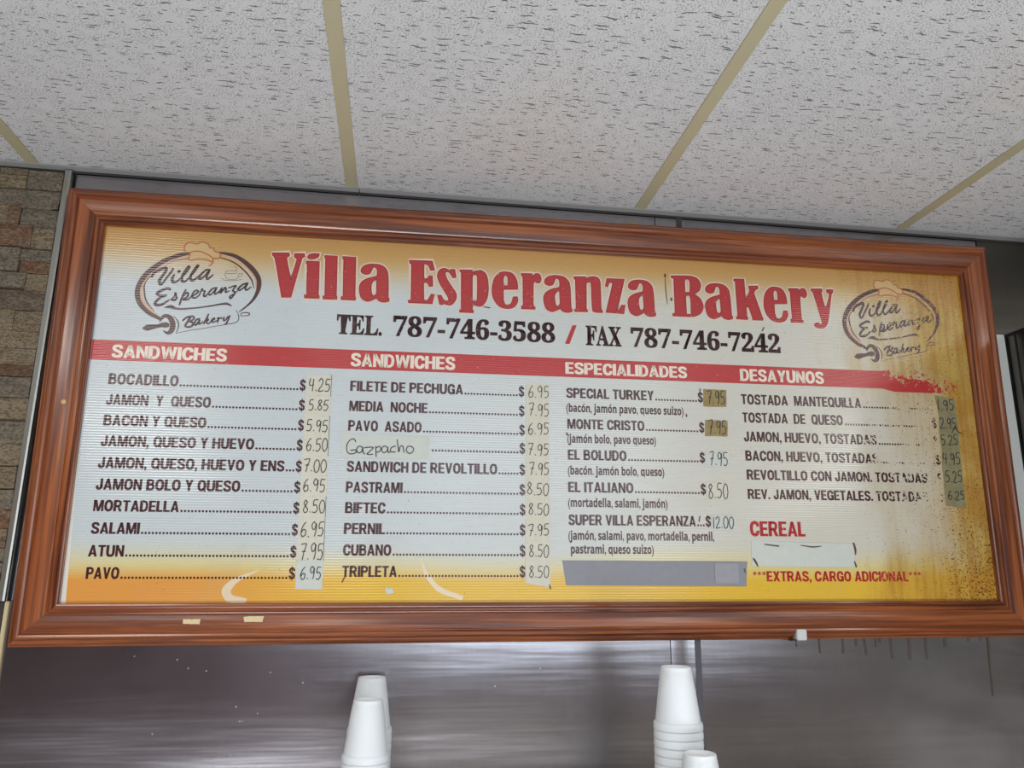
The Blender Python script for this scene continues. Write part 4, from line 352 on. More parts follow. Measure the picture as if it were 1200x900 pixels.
sheet(1.1600, 1.8700, ZF+.02, ZC-.0008, M['steel'])
sheet(1.8705, 4.4, .5925, ZC-.0008, M['steel2'], y=-.002)
box('batten_strip', (1.1480, -.0012, ZF+.02), (1.1600, .003, ZC-.001), flat('grey batten', lin(92, 90, 94), .45, .6), wn)
box('corner_strip', (1.8705, -.004, ZF+.02), (1.9060, .004, .5915), M['whitemetal'], wn, .001)
box('dark_seam', (1.9060, -.001, ZF+.02), (1.9100, .004, .5915), M['black'], wn)
bm_v = []; bm_f = []
for i, (x, z) in enumerate(SPECK):
    x, z = x*1e-4, z*1e-4; r = random.uniform(.0006, .0013); n0 = len(bm_v)
    for k in range(6): bm_v.append((x+r*math.cos(k*1.047), -.0026, z+r*math.sin(k*1.047)))
    bm_f.append(tuple(n0+k for k in range(6)))
o = raw('paint_specks', bm_v, bm_f, M['speck'], wn); o['kind'] = 'stuff'
for x0, z0, x1, z1 in DRIP:
    x0, z0, x1, z1 = [q*1e-4 for q in (x0, z0, x1, z1)]; z0 += .012
    w = .0011 if (z0-z1) > .06 else .0008
    pts = []; m = 6
    for k in range(m+1):
        t = k/m; ww = w*(1-.45*t) if k < m else w*.9
        pts.append((x0+(x1-x0)*t+.0006*math.sin(t*5+x0*90), z0+(z1-z0)*t, ww))
    v = []; f = []
    for x, z, ww in pts: v += [(x-ww, -.0022, z), (x, -.0031, z), (x+ww, -.0022, z)]
    for k in range(m): f += [(3*k, 3*k+3, 3*k+4, 3*k+1), (3*k+1, 3*k+4, 3*k+5, 3*k+2)]
    raw('drip_stain', v, f, M['grime'], wn)

# ------------------------------------------------------------------ left: stone cladding, edge trim, dark board
wl = struct(link('wall_left', None))
box('cladding_backing', (-1.6, -.006, .0035), (-.1005, .006, ZC-.0055), M['grout'], wl)
def stone(x0, x1, z0, z1):
    g = .0004; x0 += g; x1 -= g; z0 += g; z1 -= g
    d = random.uniform(.009, .0165); nx = max(2, min(6, int((x1-x0)/.022))); nz = 2
    v = []; f = []
    for j in range(nz+1):
        for i in range(nx+1):
            e = (i in (0, nx)) or (j in (0, nz))
            v.append((x0+(x1-x0)*i/nx, -d-(-.0010 if e else 0)+random.uniform(-.0014, .0014), z0+(z1-z0)*j/nz+(0 if e else random.uniform(-.003, .003))))
    W_ = nx+1
    for j in range(nz):
        for i in range(nx): a = j*W_+i; f.append((a, a+1, a+W_+1, a+W_))
    ring = [i for i in range(W_)]+[j*W_+nx for j in range(1, nz+1)]+[nz*W_+i for i in range(nx-1, -1, -1)]+[j*W_ for j in range(nz-1, 0, -1)]
    n0 = len(v); v += [(v[i][0], -.005, v[i][2]) for i in ring]; L = len(ring)
    for k in range(L): f.append((ring[(k+1) % L], ring[k], n0+k, n0+(k+1) % L))
    c = Vector((sum(p[0] for p in v)/len(v), 0, sum(p[2] for p in v)/len(v)))
    o = raw('stone', [tuple(Vector(p)-c) for p in v], f, M['stone'], wl); o.location = c
XE = -.1035
for (x0, x1, z0, z1) in STONES:
    x0, x1, z0, z1 = x0*1e-4, x1*1e-4, z0*1e-4, z1*1e-4
    x1 = min(x1, XE)
    if x1 > XE-.028: x1 = XE
    z0 = max(z0, .0040); z1 = min(z1, ZC-.0065)
    if x1-x0 > .012 and z1-z0 > .004: stone(x0, x1, z0, z1)
z = .0040          # the cladding goes on to the left of the photograph
while z < ZC-.02:
    h = random.choice((.024, .030, .036, .042)); h = min(h, ZC-.0065-z); x = -.262+random.uniform(-.012, .0)
    while x > -1.15:
        w = random.uniform(.09, .24); stone(x-w, x, z, z+h); x -= w
    z += h
# fillers between the hand placed stones and the run further left
t2 = struct(link('trim_2', None))
prof = [(-.1030, .0), (-.1030, -.0125), (-.1015, -.0145), (-.0930, -.0160), (-.0900, -.0145), (-.0890, -.0110), (-.0890, 0)]
v = []; f = []
for zz in (.0035, ZC-.0055): v += [(x, y, zz) for x, y in prof]
n = len(prof)
for k in range(n): f.append((k, (k+1) % n, n+(k+1) % n, n+k))
f += [tuple(range(n-1, -1, -1)), tuple(range(n, 2*n))]
raw('edge_profile', v, f, M['alu'], t2)
t3 = struct(link('trim_3', None))
box('dark_board', (-1.6, -.008, ZF+.02), (-.0925, .006, .0030), M['darkbase'], t3)
box('caulk_line', (-.0925, -.0065, ZF+.02), (-.0855, .004, .0030), M['caulk'], t3, .001)

# ------------------------------------------------------------------ rest of the shop, behind the camera
struct(box('floor', (-3.2, -5.5, ZF-.05), (4.6, .1, ZF), M['floor']))
struct(box('wall_west', (-3.3, -5.5, ZF), (-3.2, .1, ZC+.03), M['wallpaint']))
struct(box('wall_east', (4.6, -5.5, ZF), (4.7, .1, ZC+.03), M['wallpaint']))
wb = struct(link('wall_back', None))
WX0, WX1, WZ0, WZ1 = .55, 2.95, -.55, .55
zz = [ZF, -1.30, -1.20, -1.02, -.84, WZ0]
for k, c in enumerate((lin(168, 164, 160), lin(226, 206, 140), lin(112, 110, 112), lin(122, 70, 70), lin(136, 134, 142))):
    box('reflection_band', (.25, -5.6, zz[k]), (4.6, -5.5, zz[k+1]), flat('reflection band paint', c, .6), wb)  # unseen bands, colours invented to show as streaks in the steel wall
box('burgundy_reflection_panel', (-3.2, -5.6, ZF), (.25, -5.5, WZ0), M['burgundy'], wb)  # unseen burgundy area, added for the purple tone reflected in the steel
box('lintel', (-3.2, -5.6, WZ1), (4.6, -5.5, ZC+.03), M['wallpaint'], wb)
box('left_pier', (-3.2, -5.6, WZ0), (WX0, -5.5, WZ1), M['burgundy'], wb)
box('right_pier', (WX1, -5.6, WZ0), (4.6, -5.5, WZ1), M['wallpaint'], wb)
w1 = struct(link('added_window_1', None))  # window out of view, added for its light and its reflection
for x in (WX0, 1.35, 2.15, WX1): box('mullion', (x-.03, -5.58, WZ0), (x+.03, -5.52, WZ1), M['alu'], w1)
for k in range(9): box('reflection_slat', (WX0+.03, -5.50, WZ0+.06+k*.11), (WX1-.03, -5.49, WZ0+.085+k*.11), M['whitemetal'], w1)  # slats added to put thin bands into the steel reflection
for z in (WZ0, WZ1): box('window_rail', (WX0, -5.58, z-.03), (WX1, -5.52, z+.03), M['alu'], w1)

# ------------------------------------------------------------------ stainless cabinet at the right
cab = thing('steel_cabinet', 'dull stainless steel cabinet standing against the wall right of the menu board', 'cabinet', (1.9105, 0, ZF))
hz = .5915-ZF
box('cabinet_body', (.0005, -.62, .08), (.62, -.0045, hz), M['steel2'], cab, .002)
box('cabinet_seam', (-.0008, -.030, .08), (.0006, -.026, hz-.003), M['black'], cab)
box('side_panel', (-.0022, -.60, .10), (.0003, -.045, hz-.02), M['steel2'], cab, .001)
box('top_lip', (-.0030, -.625, hz-.006), (.622, -.0045, hz), M['black'], cab, .001)
for x in (.04, .58):
    for y in (-.58, -.05): box('foot', (x-.02, y-.02, 0), (x+.02, y+.02, .08), M['alu'], cab)

# unseen display case, added as a housing for the ceiling fill light
dc = thing('added_display_case', 'unseen display case added behind the camera to house the ceiling fill light', 'display case', (.9, -2.55, ZF))
box('case_body', (-1.7, -.32, 0), (1.7, .32, .30), M['angledark'], dc, .01)
for x in (-1.69, 1.67): box('end_panel', (x, -.31, .301), (x+.02, .31, .37), M['alu'], dc)
for y in (-.31, .29): box('side_rail', (-1.668, y, .35), (1.668, y+.02, .37), M['alu'], dc)

# ------------------------------------------------------------------ menu board
TH, LE = -0.00811572, 0.02511152
board = thing('menu_board', 'wide wood-framed menu board with red title and four price columns on the steel wall', 'menu board', (0, -.0032, 0))
board.matrix_world = Matrix.Translation((0, -.0032, 0)) @ Matrix.Rotation(LE, 4, 'X') @ Matrix.Rotation(TH, 4, 'Y')
SZ = .0032                                         # the root sits 3.2 mm off the wall, so the sheet sits that much back
PYL = PY+SZ
panel = box('printed_panel', (-.006, PYL, -.006), (PW+.006, PYL+.004, PH+.006), M['panel'], board)
S_ = 1e-4
LAY = {'sw': .00006, 'band': .00010, 'halo': .00015, 'edge': .00020, 'ink': .00026, 'ink2': .00032, 'ink3': .00038}
def ly(k): return PYL-LAY[k]

# -- frame rails
FW_, FB_, FT_ = .0758, .0714, .0742
PROF = [(0, .004), (0, .0185), (.0012, .0205), (.0035, .0212), (.0058, .0205), (.0068, .0186), (.0080, .0184), (.0092, .0205),
        (.0115, .0222), (.0140, .0222), (.0158, .0205), (.0166, .0188), (.0180, .0186), (.0192, .0210), (.0215, .0222), (.0300, .0238), (.0400, .0252),
        (.0455, .0258), (.0478, .0252), (.0490, .0228), (.0505, .0224), (.0518, .0245), (.0540, .0268), (.0570, .0278), (.0600, .0270),
        (.0622, .0245), (.0632, .0215), (.0650, .0206), (.0675, .0205), (.0700, .0190), (.0716, .0155), (.0726, .0128), (.0745, .0122), (.0758, .0112), (.0758, .0)]
def rail(L, w, wl_, wr_, name):
    """rail along local X (0..L = inner edge), profile over +Y (outwards), height +Z"""
    v = []; f = []; n = len(PROF); ns = 24
    for k in range(ns+1):
        t = k/ns
        for s, d in PROF:
            q = s/.0758; a = -q*wl_; b = L+q*wr_
            v.append((a+(b-a)*t, q*w, d))
    for k in range(ns):
        for i in range(n):
            a = k*n+i; b = k*n+(i+1) % n; f.append((a, b, b+n, a+n))
    f += [tuple(range(n-1, -1, -1)), tuple(range(ns*n, ns*n+n))]
    me = bpy.data.meshes.new(name); me.from_pydata(v, [], f); me.update()
    bm = bmesh.new(); bm.from_mesh(me); bmesh.ops.recalc_face_normals(bm, faces=bm.faces[:]); bm.to_mesh(me); bm.free()
    return link(name, me, board, M['wood'])
def place(o, origin, xa, ya):
    X = Vector(xa); Y = Vector(ya); Zv = X.cross(Y)
    o.matrix_local = Matrix(((X[0], Y[0], Zv[0], origin[0]), (X[1], Y[1], Zv[1], origin[1]), (X[2], Y[2], Zv[2], origin[2]), (0, 0, 0, 1)))
rb = rail(PW, FB_, FW_, FW_, 'frame_rail');  place(rb, (PW, 0, 0), (-1, 0, 0), (0, 0, -1))
rt = rail(PW, FT_, FW_, FW_, 'frame_rail');  place(rt, (0, 0, PH), (1, 0, 0), (0, 0, 1))
rl = rail(PH, FW_, FB_, FT_, 'frame_rail');  place(rl, (0, 0, 0), (0, 0, 1), (-1, 0, 0))
rr = rail(PH, FW_, FT_, FB_, 'frame_rail');  place(rr, (PW, 0, PH), (0, 0, -1), (1, 0, 0))

# -- flat print helpers: everything below is ink on the sheet, in the sheet's own plane
def flatmesh(name, polys, lay, mat, parent):
    """polys: list of lists of contours (even-odd fill), metres"""
    cu = bpy.data.curves.new('fill', 'CURVE'); cu.dimensions = '2D'; cu.fill_mode = 'BOTH'
    for cs in polys:
        for c in cs:
            sp = cu.splines.new('POLY'); sp.points.add(len(c)-1)
            for i, (x, y) in enumerate(c): sp.points[i].co = (x, y, 0, 1)
            sp.use_cyclic_u = True
    ob = bpy.data.objects.new('fill', cu); COL.objects.link(ob)
    me = ob.evaluated_get(bpy.context.evaluated_depsgraph_get()).to_mesh()
    v = [(p.co.x, lay, p.co.y) for p in me.vertices]; f = [tuple(p.vertices) for p in me.polygons]
    bpy.data.objects.remove(ob); bpy.data.curves.remove(cu)
    return face_out(raw(name, v, f, mat, parent))
def ribbon(v, f, pts, lay, closed=False, caps=True):
    """pts (x, y, width) -> quads with rounded ends"""
    n = len(pts); n0 = len(v)
    for i in range(n):
        a = pts[(i-1) % n] if (closed or i > 0) else pts[i]; b = pts[(i+1) % n] if (closed or i < n-1) else pts[i]
        dx, dy = b[0]-a[0], b[1]-a[1]; l = math.hypot(dx, dy) or 1e-9; nx, ny = -dy/l, dx/l
        w = pts[i][2]/2
        # miter
        p = pts[i]
        if (closed or 0 < i < n-1):
            ex, ey = b[0]-p[0], b[1]-p[1]; el = math.hypot(ex, ey) or 1e-9
            c = abs((-ey/el)*nx+(ex/el)*ny); w = w/max(c, .6)
        v += [(p[0]+nx*w, lay, p[1]+ny*w), (p[0]-nx*w, lay, p[1]-ny*w)]
    for i in range(n if closed else n-1):
        a = n0+2*i; b = n0+2*((i+1) % n); f.append((a, a+1, b+1, b))
    if not closed and caps:
        for q in (pts[0], pts[-1]):
            m = len(v); r = q[2]/2
            for k in range(8): v.append((q[0]+r*math.cos(k*math.pi/4), lay-.000004, q[1]+r*math.sin(k*math.pi/4)))
            f.append(tuple(range(m, m+8)))
def strokes(name, ss, lay, mat, parent, off=(0, 0), k=1.):
    v = []; f = []
    for i, s in enumerate(ss):
        ribbon(v, f, [(x*S_+off[0], y*S_+off[1], w*S_*k) for x, y, w in s], lay-.000006*(i % 4))
    return face_out(raw(name, v, f, mat, parent))

# text from Blender's own built-in fonts (mathematical bold sans / bold serif letters)
ACC = {'ó': 'o'}
def conv(s, U, L, D):
    o = ''
    for c in s:
        c = ACC.get(c, c)
        if 'A' <= c <= 'Z': o += chr(U+ord(c)-65)
        elif 'a' <= c <= 'z': o += chr(L+ord(c)-97)
        elif c.isdigit(): o += chr(D+ord(c)-48)
        else: o += c
    return o
def glyphs(s, serif, off):
    cu = bpy.data.curves.new('t', 'FONT'); cu.resolution_u = 3; cu.offset = off
    cu.body = conv(s, 0x1D400, 0x1D41A, 0x1D7CE) if serif else conv(s, 0x1D5D4, 0x1D5EE, 0x1D7EC)
    ob = bpy.data.objects.new('t', cu); COL.objects.link(ob)
    me = ob.evaluated_get(bpy.context.evaluated_depsgraph_get()).to_mesh()
    v = [(p.co.x, p.co.y) for p in me.vertices]; f = [tuple(p.vertices) for p in me.polygons]
    bpy.data.objects.remove(ob); bpy.data.curves.remove(cu); return v, f
CAPH = {}
def cap_h(serif, off):
    k = (serif, off)
    if k not in CAPH:
        v, f = glyphs('H', serif, off); CAPH[k] = (min(p[1] for p in v), max(p[1] for p in v))
    return CAPH[k]
def textline(s, x0, x1, base, cap, serif=False, off=.012):
    v, f = glyphs(s, serif, off); lo, hi = cap_h(serif, off)
    for i, c in enumerate(s):
        if c == 'ó':            # acute accent
            ex = max(p[0] for p in glyphs(s[:i+1], serif, off)[0]); m = len(v)
            v += [(ex-.36, .60), (ex-.22, .60), (ex-.06, .78), (ex-.24, .78)]; f.append((m, m+1, m+2, m+3))
    if serif:                   # a little heavier across
        m = len(v); v += [(a+.020, b) for a, b in v]; f += [tuple(q+m for q in p) for p in f]
    a = min(p[0] for p in v); b = max(p[0] for p in v)
    return [(x0+(x-a)/(b-a)*(x1-x0), base+(y-lo)/(hi-lo)*cap) for x, y in v], f
def smooth(p, n=4):
    if len(p) < 3: return p
    o = []
    for i in range(len(p)-1):
        p0 = p[max(i-1, 0)]; p1 = p[i]; p2 = p[i+1]; p3 = p[min(i+2, len(p)-1)]
        for k in range(n):
            t = k/n; o.append(tuple(.5*((2*p1[q])+(-p0[q]+p2[q])*t+(2*p0[q]-5*p1[q]+4*p2[q]-p3[q])*t*t+(-p0[q]+3*p1[q]-3*p2[q]+p3[q])*t**3) for q in (0, 1)))
    return o+[p[-1]]

# condensed heavy grotesque capitals, drawn from bars (P) and bent strokes (S); cap height 1
def bar(x0, y0, x1, y1): return ('P', [(x0, y0), (x1, y0), (x1, y1), (x0, y1)])
STEM = bar(-.012, 0, .225, 1)
CARC = ('S', [(.565, .64), (.53, .83), (.36, .915), (.17, .82), (.105, .5), (.17, .18), (.36, .085), (.53, .18), (.57, .37)], .20)
PB = ('S', [(.10, .915), (.36, .915), (.50, .85), (.535, .70), (.50, .54), (.36, .475), (.10, .475)], .175)
SS = ('S', [(.545, .70), (.49, .87), (.32, .915), (.15, .86), (.12, .71), (.20, .58), (.44, .45), (.54, .33), (.51, .14), (.33, .085), (.14, .14), (.095, .31)], .19)
OO = ('O', [(.35, .915), (.54, .80), (.595, .5), (.54, .20), (.35, .085), (.16, .20), (.105, .5), (.16, .80)], .20)
FONT = {
 'A': (.70, [('P', [(0, 0), (.21, 0), (.44, 1), (.25, 1)]), ('P', [(.49, 0), (.70, 0), (.45, 1), (.26, 1)]), bar(.16, .19, .54, .35)]),
 'B': (.66, [STEM, ('S', [(.10, .915), (.36, .915), (.48, .86), (.51, .74), (.48, .61), (.36, .54), (.10, .54)], .17), ('S', [(.10, .53), (.38, .53), (.52, .46), (.555, .30), (.52, .14), (.38, .085), (.10, .085)], .17)]),
 'C': (.66, [CARC]), 'D': (.67, [STEM, ('S', [(.10, .915), (.32, .915), (.50, .81), (.56, .5), (.50, .19), (.32, .085), (.10, .085)], .175)]),
 'E': (.57, [STEM, bar(.2, 0, .57, .17), bar(.2, .83, .56, 1), bar(.2, .42, .52, .58)]), 'F': (.54, [STEM, bar(.2, .83, .54, 1), bar(.2, .41, .49, .57)]),
 'G': (.68, [CARC, bar(.37, .38, .68, .54), bar(.51, 0, .68, .4)]), 'H': (.67, [STEM, bar(.46, 0, .67, 1), bar(.2, .42, .47, .6)]), 'I': (.21, [STEM]),
 'J': (.54, [bar(.33, .3, .54, 1), ('S', [(.435, .42), (.43, .20), (.28, .085), (.14, .16), (.105, .38)], .20)]),
 'K': (.70, [STEM, ('P', [(.2, .34), (.69, 1), (.44, 1), (.2, .64)]), ('P', [(.27, .52), (.46, 0), (.70, 0), (.42, .72)])]),
 'L': (.53, [STEM, bar(.2, 0, .53, .17)]), 'M': (.82, [bar(0, 0, .18, 1), bar(.64, 0, .82, 1), ('P', [(0, 1), (.32, 0), (.50, 0), (.26, 1)]), ('P', [(.82, 1), (.56, 1), (.32, 0), (.50, 0)])]),
 'N': (.67, [bar(0, 0, .2, 1), bar(.47, 0, .67, 1), ('P', [(0, 1), (.46, 0), (.67, 0), (.21, 1)])]), 'O': (.70, [OO]),
 'P': (.63, [STEM, PB]), 'Q': (.70, [OO, ('P', [(.36, .22), (.60, -.08), (.72, .03), (.47, .33)])]), 'R': (.68, [STEM, PB, ('P', [(.27, .46), (.46, 0), (.69, 0), (.47, .52)])]),
 'S': (.64, [SS]), 'T': (.60, [bar(0, .83, .60, 1), bar(.195, 0, .405, .9)]),
 'U': (.67, [('S', [(.105, 1), (.105, .7), (.105, .36), (.17, .14), (.335, .085), (.50, .14), (.565, .36), (.565, .7), (.565, 1)], .205)]),
 'V': (.68, [('P', [(0, 1), (.25, 0), (.43, 0), (.22, 1)]), ('P', [(.68, 1), (.46, 1), (.25, 0), (.43, 0)])]),
 'W': (.95, [('P', [(0, 1), (.17, 0), (.33, 0), (.20, 1)]), ('P', [(.39, 1), (.17, 0), (.33, 0), (.54, 1)]), ('P', [(.41, 1), (.62, 0), (.78, 0), (.56, 1)]), ('P', [(.75, 1), (.62, 0), (.78, 0), (.95, 1)])]),
 'X': (.68, [('P', [(0, 1), (.44, 0), (.68, 0), (.24, 1)]), ('P', [(.67, 1), (.44, 1), (0, 0), (.23, 0)])]),
 'Y': (.66, [bar(.225, 0, .435, .46), ('P', [(0, 1), (.225, .4), (.435, .4), (.23, 1)]), ('P', [(.66, 1), (.43, 1), (.225, .4), (.435, .4)])]),
 'Z': (.58, [bar(0, 0, .58, .17), bar(.02, .83, .57, 1), ('P', [(.33, .85), (0, .15), (.25, .15), (.57, .85)])]),
 '$': (.64, [SS, bar(.28, -.13, .37, 1.13)]), '.': (.20, [bar(0, 0, .2, .2)]),
 ',': (.20, [bar(0, 0, .2, .2), ('P', [(.08, 0), (.02, -.18), (.10, -.18), (.2, 0)])]),
 '*': (.40, [bar(.17, .58, .24, .98), ('P', [(.02, .70), (.05, .64), (.39, .86), (.36, .92)]), ('P', [(.36, .64), (.39, .70), (.05, .92), (.02, .86)])]),
}
def grotesk(s, x0, x1, base, cap, sp=.05):
    v = []; f = []; x = 0
    for c in s:
        if c == ' ': x += .30; continue
        w, pr = FONT[c]
        for p in pr:
            if p[0] == 'P':
                m = len(v); v += [(x+a, b) for a, b in p[1]]; f.append(tuple(range(m, m+4)))
            else:
                pts = p[1]+([pts0 for pts0 in p[1][:1]] if p[0] == 'O' else [])
                if p[0] == 'O':
                    q = smooth([p[1][-1]]+p[1]+p[1][:2])[4:-5]
                else: q = smooth(p[1])
                vv = []; ff = []
                ribbon(vv, ff, [(x+a, b, p[2]*1.1) for a, b in q], 0, p[0] == 'O', False)
                m = len(v); v += [(a, b) for a, _, b in vv]; f += [tuple(i+m for i in g) for g in ff]
        x += w+sp
    a = min(p[0] for p in v); b = max(p[0] for p in v)
    return [(x0+(px-a)/(b-a)*(x1-x0), base+py*cap) for px, py in v], f
def quad_dots(v, f, x0, x1, y, pitch=.0061, r=.0023):
    n = max(2, int(round((x1-x0)/pitch)))
    for i in range(n):
        x = x0+(x1-x0)*(i+.5)/n; m = len(v)
        for k in range(6): v.append((x+r*math.cos(k*1.0472), y+r*.9+r*math.sin(k*1.0472)))
        f.append(tuple(range(m, m+6)))

# -- pale swooshes, red header band
for s, w in ((ST['sw1'], (.001, .010, .016, .014, .008)), (ST['sw2'], (.002, .008, .010, .008))):
    v = []; f = []; pts = [(x*S_, y*S_) for x, y in s]; fine = []
    for i in range(len(pts)-1):
        for k in range(6):
            t = k/6; fine.append((pts[i][0]*(1-t)+pts[i+1][0]*t, pts[i][1]*(1-t)+pts[i+1][1]*t, w[i]*(1-t)+w[i+1]*t))
    fine = [q for q in fine if q[1] > .002]
    for _ in range(3):
        fine = [fine[0]]+[tuple((fine[i-1][k]+2*fine[i][k]+fine[i+1][k])/4 for k in range(3)) for i in range(1, len(fine)-1)]+[fine[-1]]
    ribbon(v, f, fine, ly('sw')); face_out(raw('pale_swoosh', v, f, M['swoosh'], panel))
BZ0, BZ1 = .4352, .4738
nx = 60; v = []; f = []
for i in range(nx+1):
    x = .0005+(1.758-.0005)*i/nx
    v += [(x, ly('band'), BZ0-(.006 if x > 1.6 else 0)), (x, ly('band'), BZ1+(.004 if x > 1.6 else 0))]
for i in range(nx): f.append((2*i, 2*i+2, 2*i+3, 2*i+1))
face_out(raw('header_band', v, f, M['band'], panel))

# -- title
TT = [[[(x*S_, y*S_) for x, y in c] for c in g] for g in TITLE]
v = []; f = []; v2 = []; f2 = []
for g in TT:
    for c in g:
        ribbon(v, f, [(x, y, .0068) for x, y in c], ly('halo'), True)
        ribbon(v2, f2, [(x, y, .0014) for x, y in c], ly('ink2'), True)
face_out(raw('title_outline', v, f, M['halo'], panel))
flatmesh('title_lettering', TT, ly('ink'), M['red'], panel)['label'] = 'large red serif title lettering'
face_out(raw('title_edge', v2, f2, M['rededge'], panel))

# -- every printed line
for e in LINES:
    s, st, x0, x1, b, cp = e[:6]; x0, x1, b, cp = x0*S_, x1*S_, b*S_, cp*S_
    v = []; f = []
    serif = st == 't'; off = {'b': .036, 's': .020, 'r': .034, 'h': .030, 't': .014}[st]
    if st == 's': cp = .0170
    elif st in 'b': cp = min(max(cp, .0200), .0220)
    if s and st in 'ts': v, f = textline(s, x0, x1, b, cp, serif, off)
    elif s: v, f = grotesk(s, x0, x1, b, cp)
    if len(e) > 6:
        d0, d1 = e[6]*S_, e[7]*S_
        w = .0112
        quad_dots(v, f, d0, d1-w-.001, b)
        gv, gf = grotesk('$', d1-w, d1, b, cp); m = len(v); v += gv; f += [tuple(q+m for q in p) for p in gf]
    mat = {'b': 'brown', 's': 'brown', 'r': 'red', 'h': 'cream', 't': 'brown'}[st]
    nm = {'b': 'menu_line', 's': 'ingredient_line', 'r': 'menu_line', 'h': 'column_heading', 't': 'phone_line'}[st]
    face_out(raw(nm, [(x, ly('ink'), y) for x, y in v], f, M[mat], panel))
flatmesh('slash_mark', [[[(x*S_, y*S_) for x, y in SLASH]]], ly('ink'), M['red'], panel)

# -- the two round logos
def logo(dx, dz):
    o = (dx, dz); base = ly('band')
    for q in LOGO['ring']: strokes('logo_ring', [q], base-.00006, M['logobrown'], panel, o, 1.1)
    for q in LOGO['ringlight']: strokes('logo_ring_highlight', [q], base-.00012, M['logolight'], panel, o)
    for q in LOGO['ringline']: strokes('logo_ring_line', [q], base-.00012, M['logobrown'], panel, o, 1.3)
    flatmesh('logo_hat', [[[(x*S_+dx, y*S_+dz) for x, y in LOGO['hatfill'][0]]]], base-.00018, M['logofill'], panel)
    strokes('logo_hat_outline', LOGO['hat'], base-.00023, M['logoorange'], panel, o, 1.5)
    strokes('logo_lettering', LOGO['script'], base-.00018, M['script'], panel, o, 1.45)
    strokes('logo_rolling_pin', LOGO['pin'], base-.00014, M['logobrown'], panel, o)
    strokes('logo_cup', LOGO['cup'], base-.00014, M['logogrey'], panel, o, 1.3)
logo(0, 0); logo(*LOGO2)

# -- hand written labels
DG = {'0': [[(.5, 1), (.15, .8), (.05, .4), (.3, 0), (.7, .02), (.95, .4), (.85, .85), (.5, 1)]],
      '1': [[(.5, 1), (.45, 0)]],
      '2': [[(.1, .8), (.4, 1), (.8, .85), (.7, .5), (.1, .0), (.95, .05)]],
      '4': [[(.2, 1), (.15, .45), (.85, .5)], [(.8, .95), (.75, 0)]],
      '5': [[(.9, 1), (.25, .97), (.2, .55), (.6, .6), (.9, .35), (.6, .02), (.1, .05)]],
      '6': [[(.75, 1), (.3, .7), (.1, .3), (.35, 0), (.8, .1), (.85, .4), (.5, .5), (.15, .3)]],
      '7': [[(.05, .95), (.9, 1), (.6, .5), (.4, 0)], [(.3, .5), (.85, .52)]],
      '8': [[(.8, .85), (.5, 1), (.2, .8), (.5, .55), (.9, .25), (.55, 0), (.15, .2), (.4, .5), (.8, .85)]],
      '9': [[(.85, .8), (.5, 1), (.15, .8), (.3, .5), (.7, .55), (.88, .9), (.85, .4), (.7, 0)]],
      '.': [[(.4, .06), (.6, .02)]]}
def hand(text, b, y, parent, w=.0016):
    (x0, z0), (x1, z1) = [(q[0]*S_, q[1]*S_) for q in b]
    ws = [.42 if c == '.' else (.55 if c == '1' else 1.) for c in text]; tot = sum(ws); x = x0
    v = []; f = []
    for c, ww in zip(text, ws):
        cw = (x1-x0)*ww/tot; jz = random.uniform(-.0012, .0012); sl = random.uniform(.02, .12)
        for s in DG[c]:
            pts = [(x+cw*(.06+.84*(px+(random.uniform(-.04, .04)))+sl*(pz-.5)*.6), z0+jz+(z1-z0)*(pz+random.uniform(-.02, .02)), w) for px, pz in smooth(s)]
            ribbon(v, f, pts, y)
        x += cw
    return raw('handwriting', v, f, M['ink'], parent)
def slab(name, q, y0, th, mat, parent, curl=.0006, skew=0.):
    """thin label with slightly lifted, uneven edges"""
    P = [Vector((x*S_, 0, z*S_)) for x, z in q]; nx, nz = 6, 4; v = []; f = []
    for j in range(nz+1):
        for i in range(nx+1):
            s, t = i/nx, 1-j/nz
            p = (P[0]*(1-s)+P[1]*s)*t+(P[3]*(1-s)+P[2]*s)*(1-t)
            e = (i in (0, nx)) or (j in (0, nz))
            v.append((p.x+(random.uniform(-.0004, .0004) if e else 0), y0-th-(random.uniform(0, curl) if e else random.uniform(0, .00008)), p.z+(random.uniform(-.0004, .0004) if e else 0)))
    W_ = nx+1
    for j in range(nz):
        for i in range(nx): a = j*W_+i; f.append((a, a+W_, a+W_+1, a+1))
    ring = [i for i in range(W_)]+[j*W_+nx for j in range(1, nz+1)]+[nz*W_+i for i in range(nx-1, -1, -1)]+[j*W_ for j in range(nz-1, 0, -1)]
    n0 = len(v); v += [(v[i][0], y0-.00001, v[i][2]) for i in ring]; L = len(ring)
    for k in range(L): f.append((ring[k], ring[(k+1) % L], n0+(k+1) % L, n0+k))
    return raw(name, v, f, mat, parent)
PF = PYL-.0004
HY = PYL-.0014
for i, (t, q, b) in enumerate(ST['c1']):
    o = slab('price_label', q, PF, .00022+.00006*(i % 2), M['tapea'] if i < 9 else M['tapew'], board, .0003); hand(t, b, HY, o)
    if i in (0, 2, 3, 6, 7, 8):
        v = []; f = []; ribbon(v, f, [(q[1][0]*S_-.0005, q[1][1]*S_, .0007), (q[2][0]*S_-.0005, q[2][1]*S_, .0007)], HY); raw('pencil_edge', v, f, M['ink'], o)
q, rows = ST['c2']
o = slab('price_strip', q, PF, .0003, M['tapea'], board, .0004)
for t, b in rows: hand(t, b, HY, o, .0014)
for i, (t, q, b) in enumerate(ST['c3']):
    o = slab('price_label', q, PF, .0003, M['tapeb'] if i < 2 else (M['tapea'] if i == 3 else M['tapew']), board, .0004); hand(t, b, HY, o)
    if i < 2: o['label'] = 'browned price label'
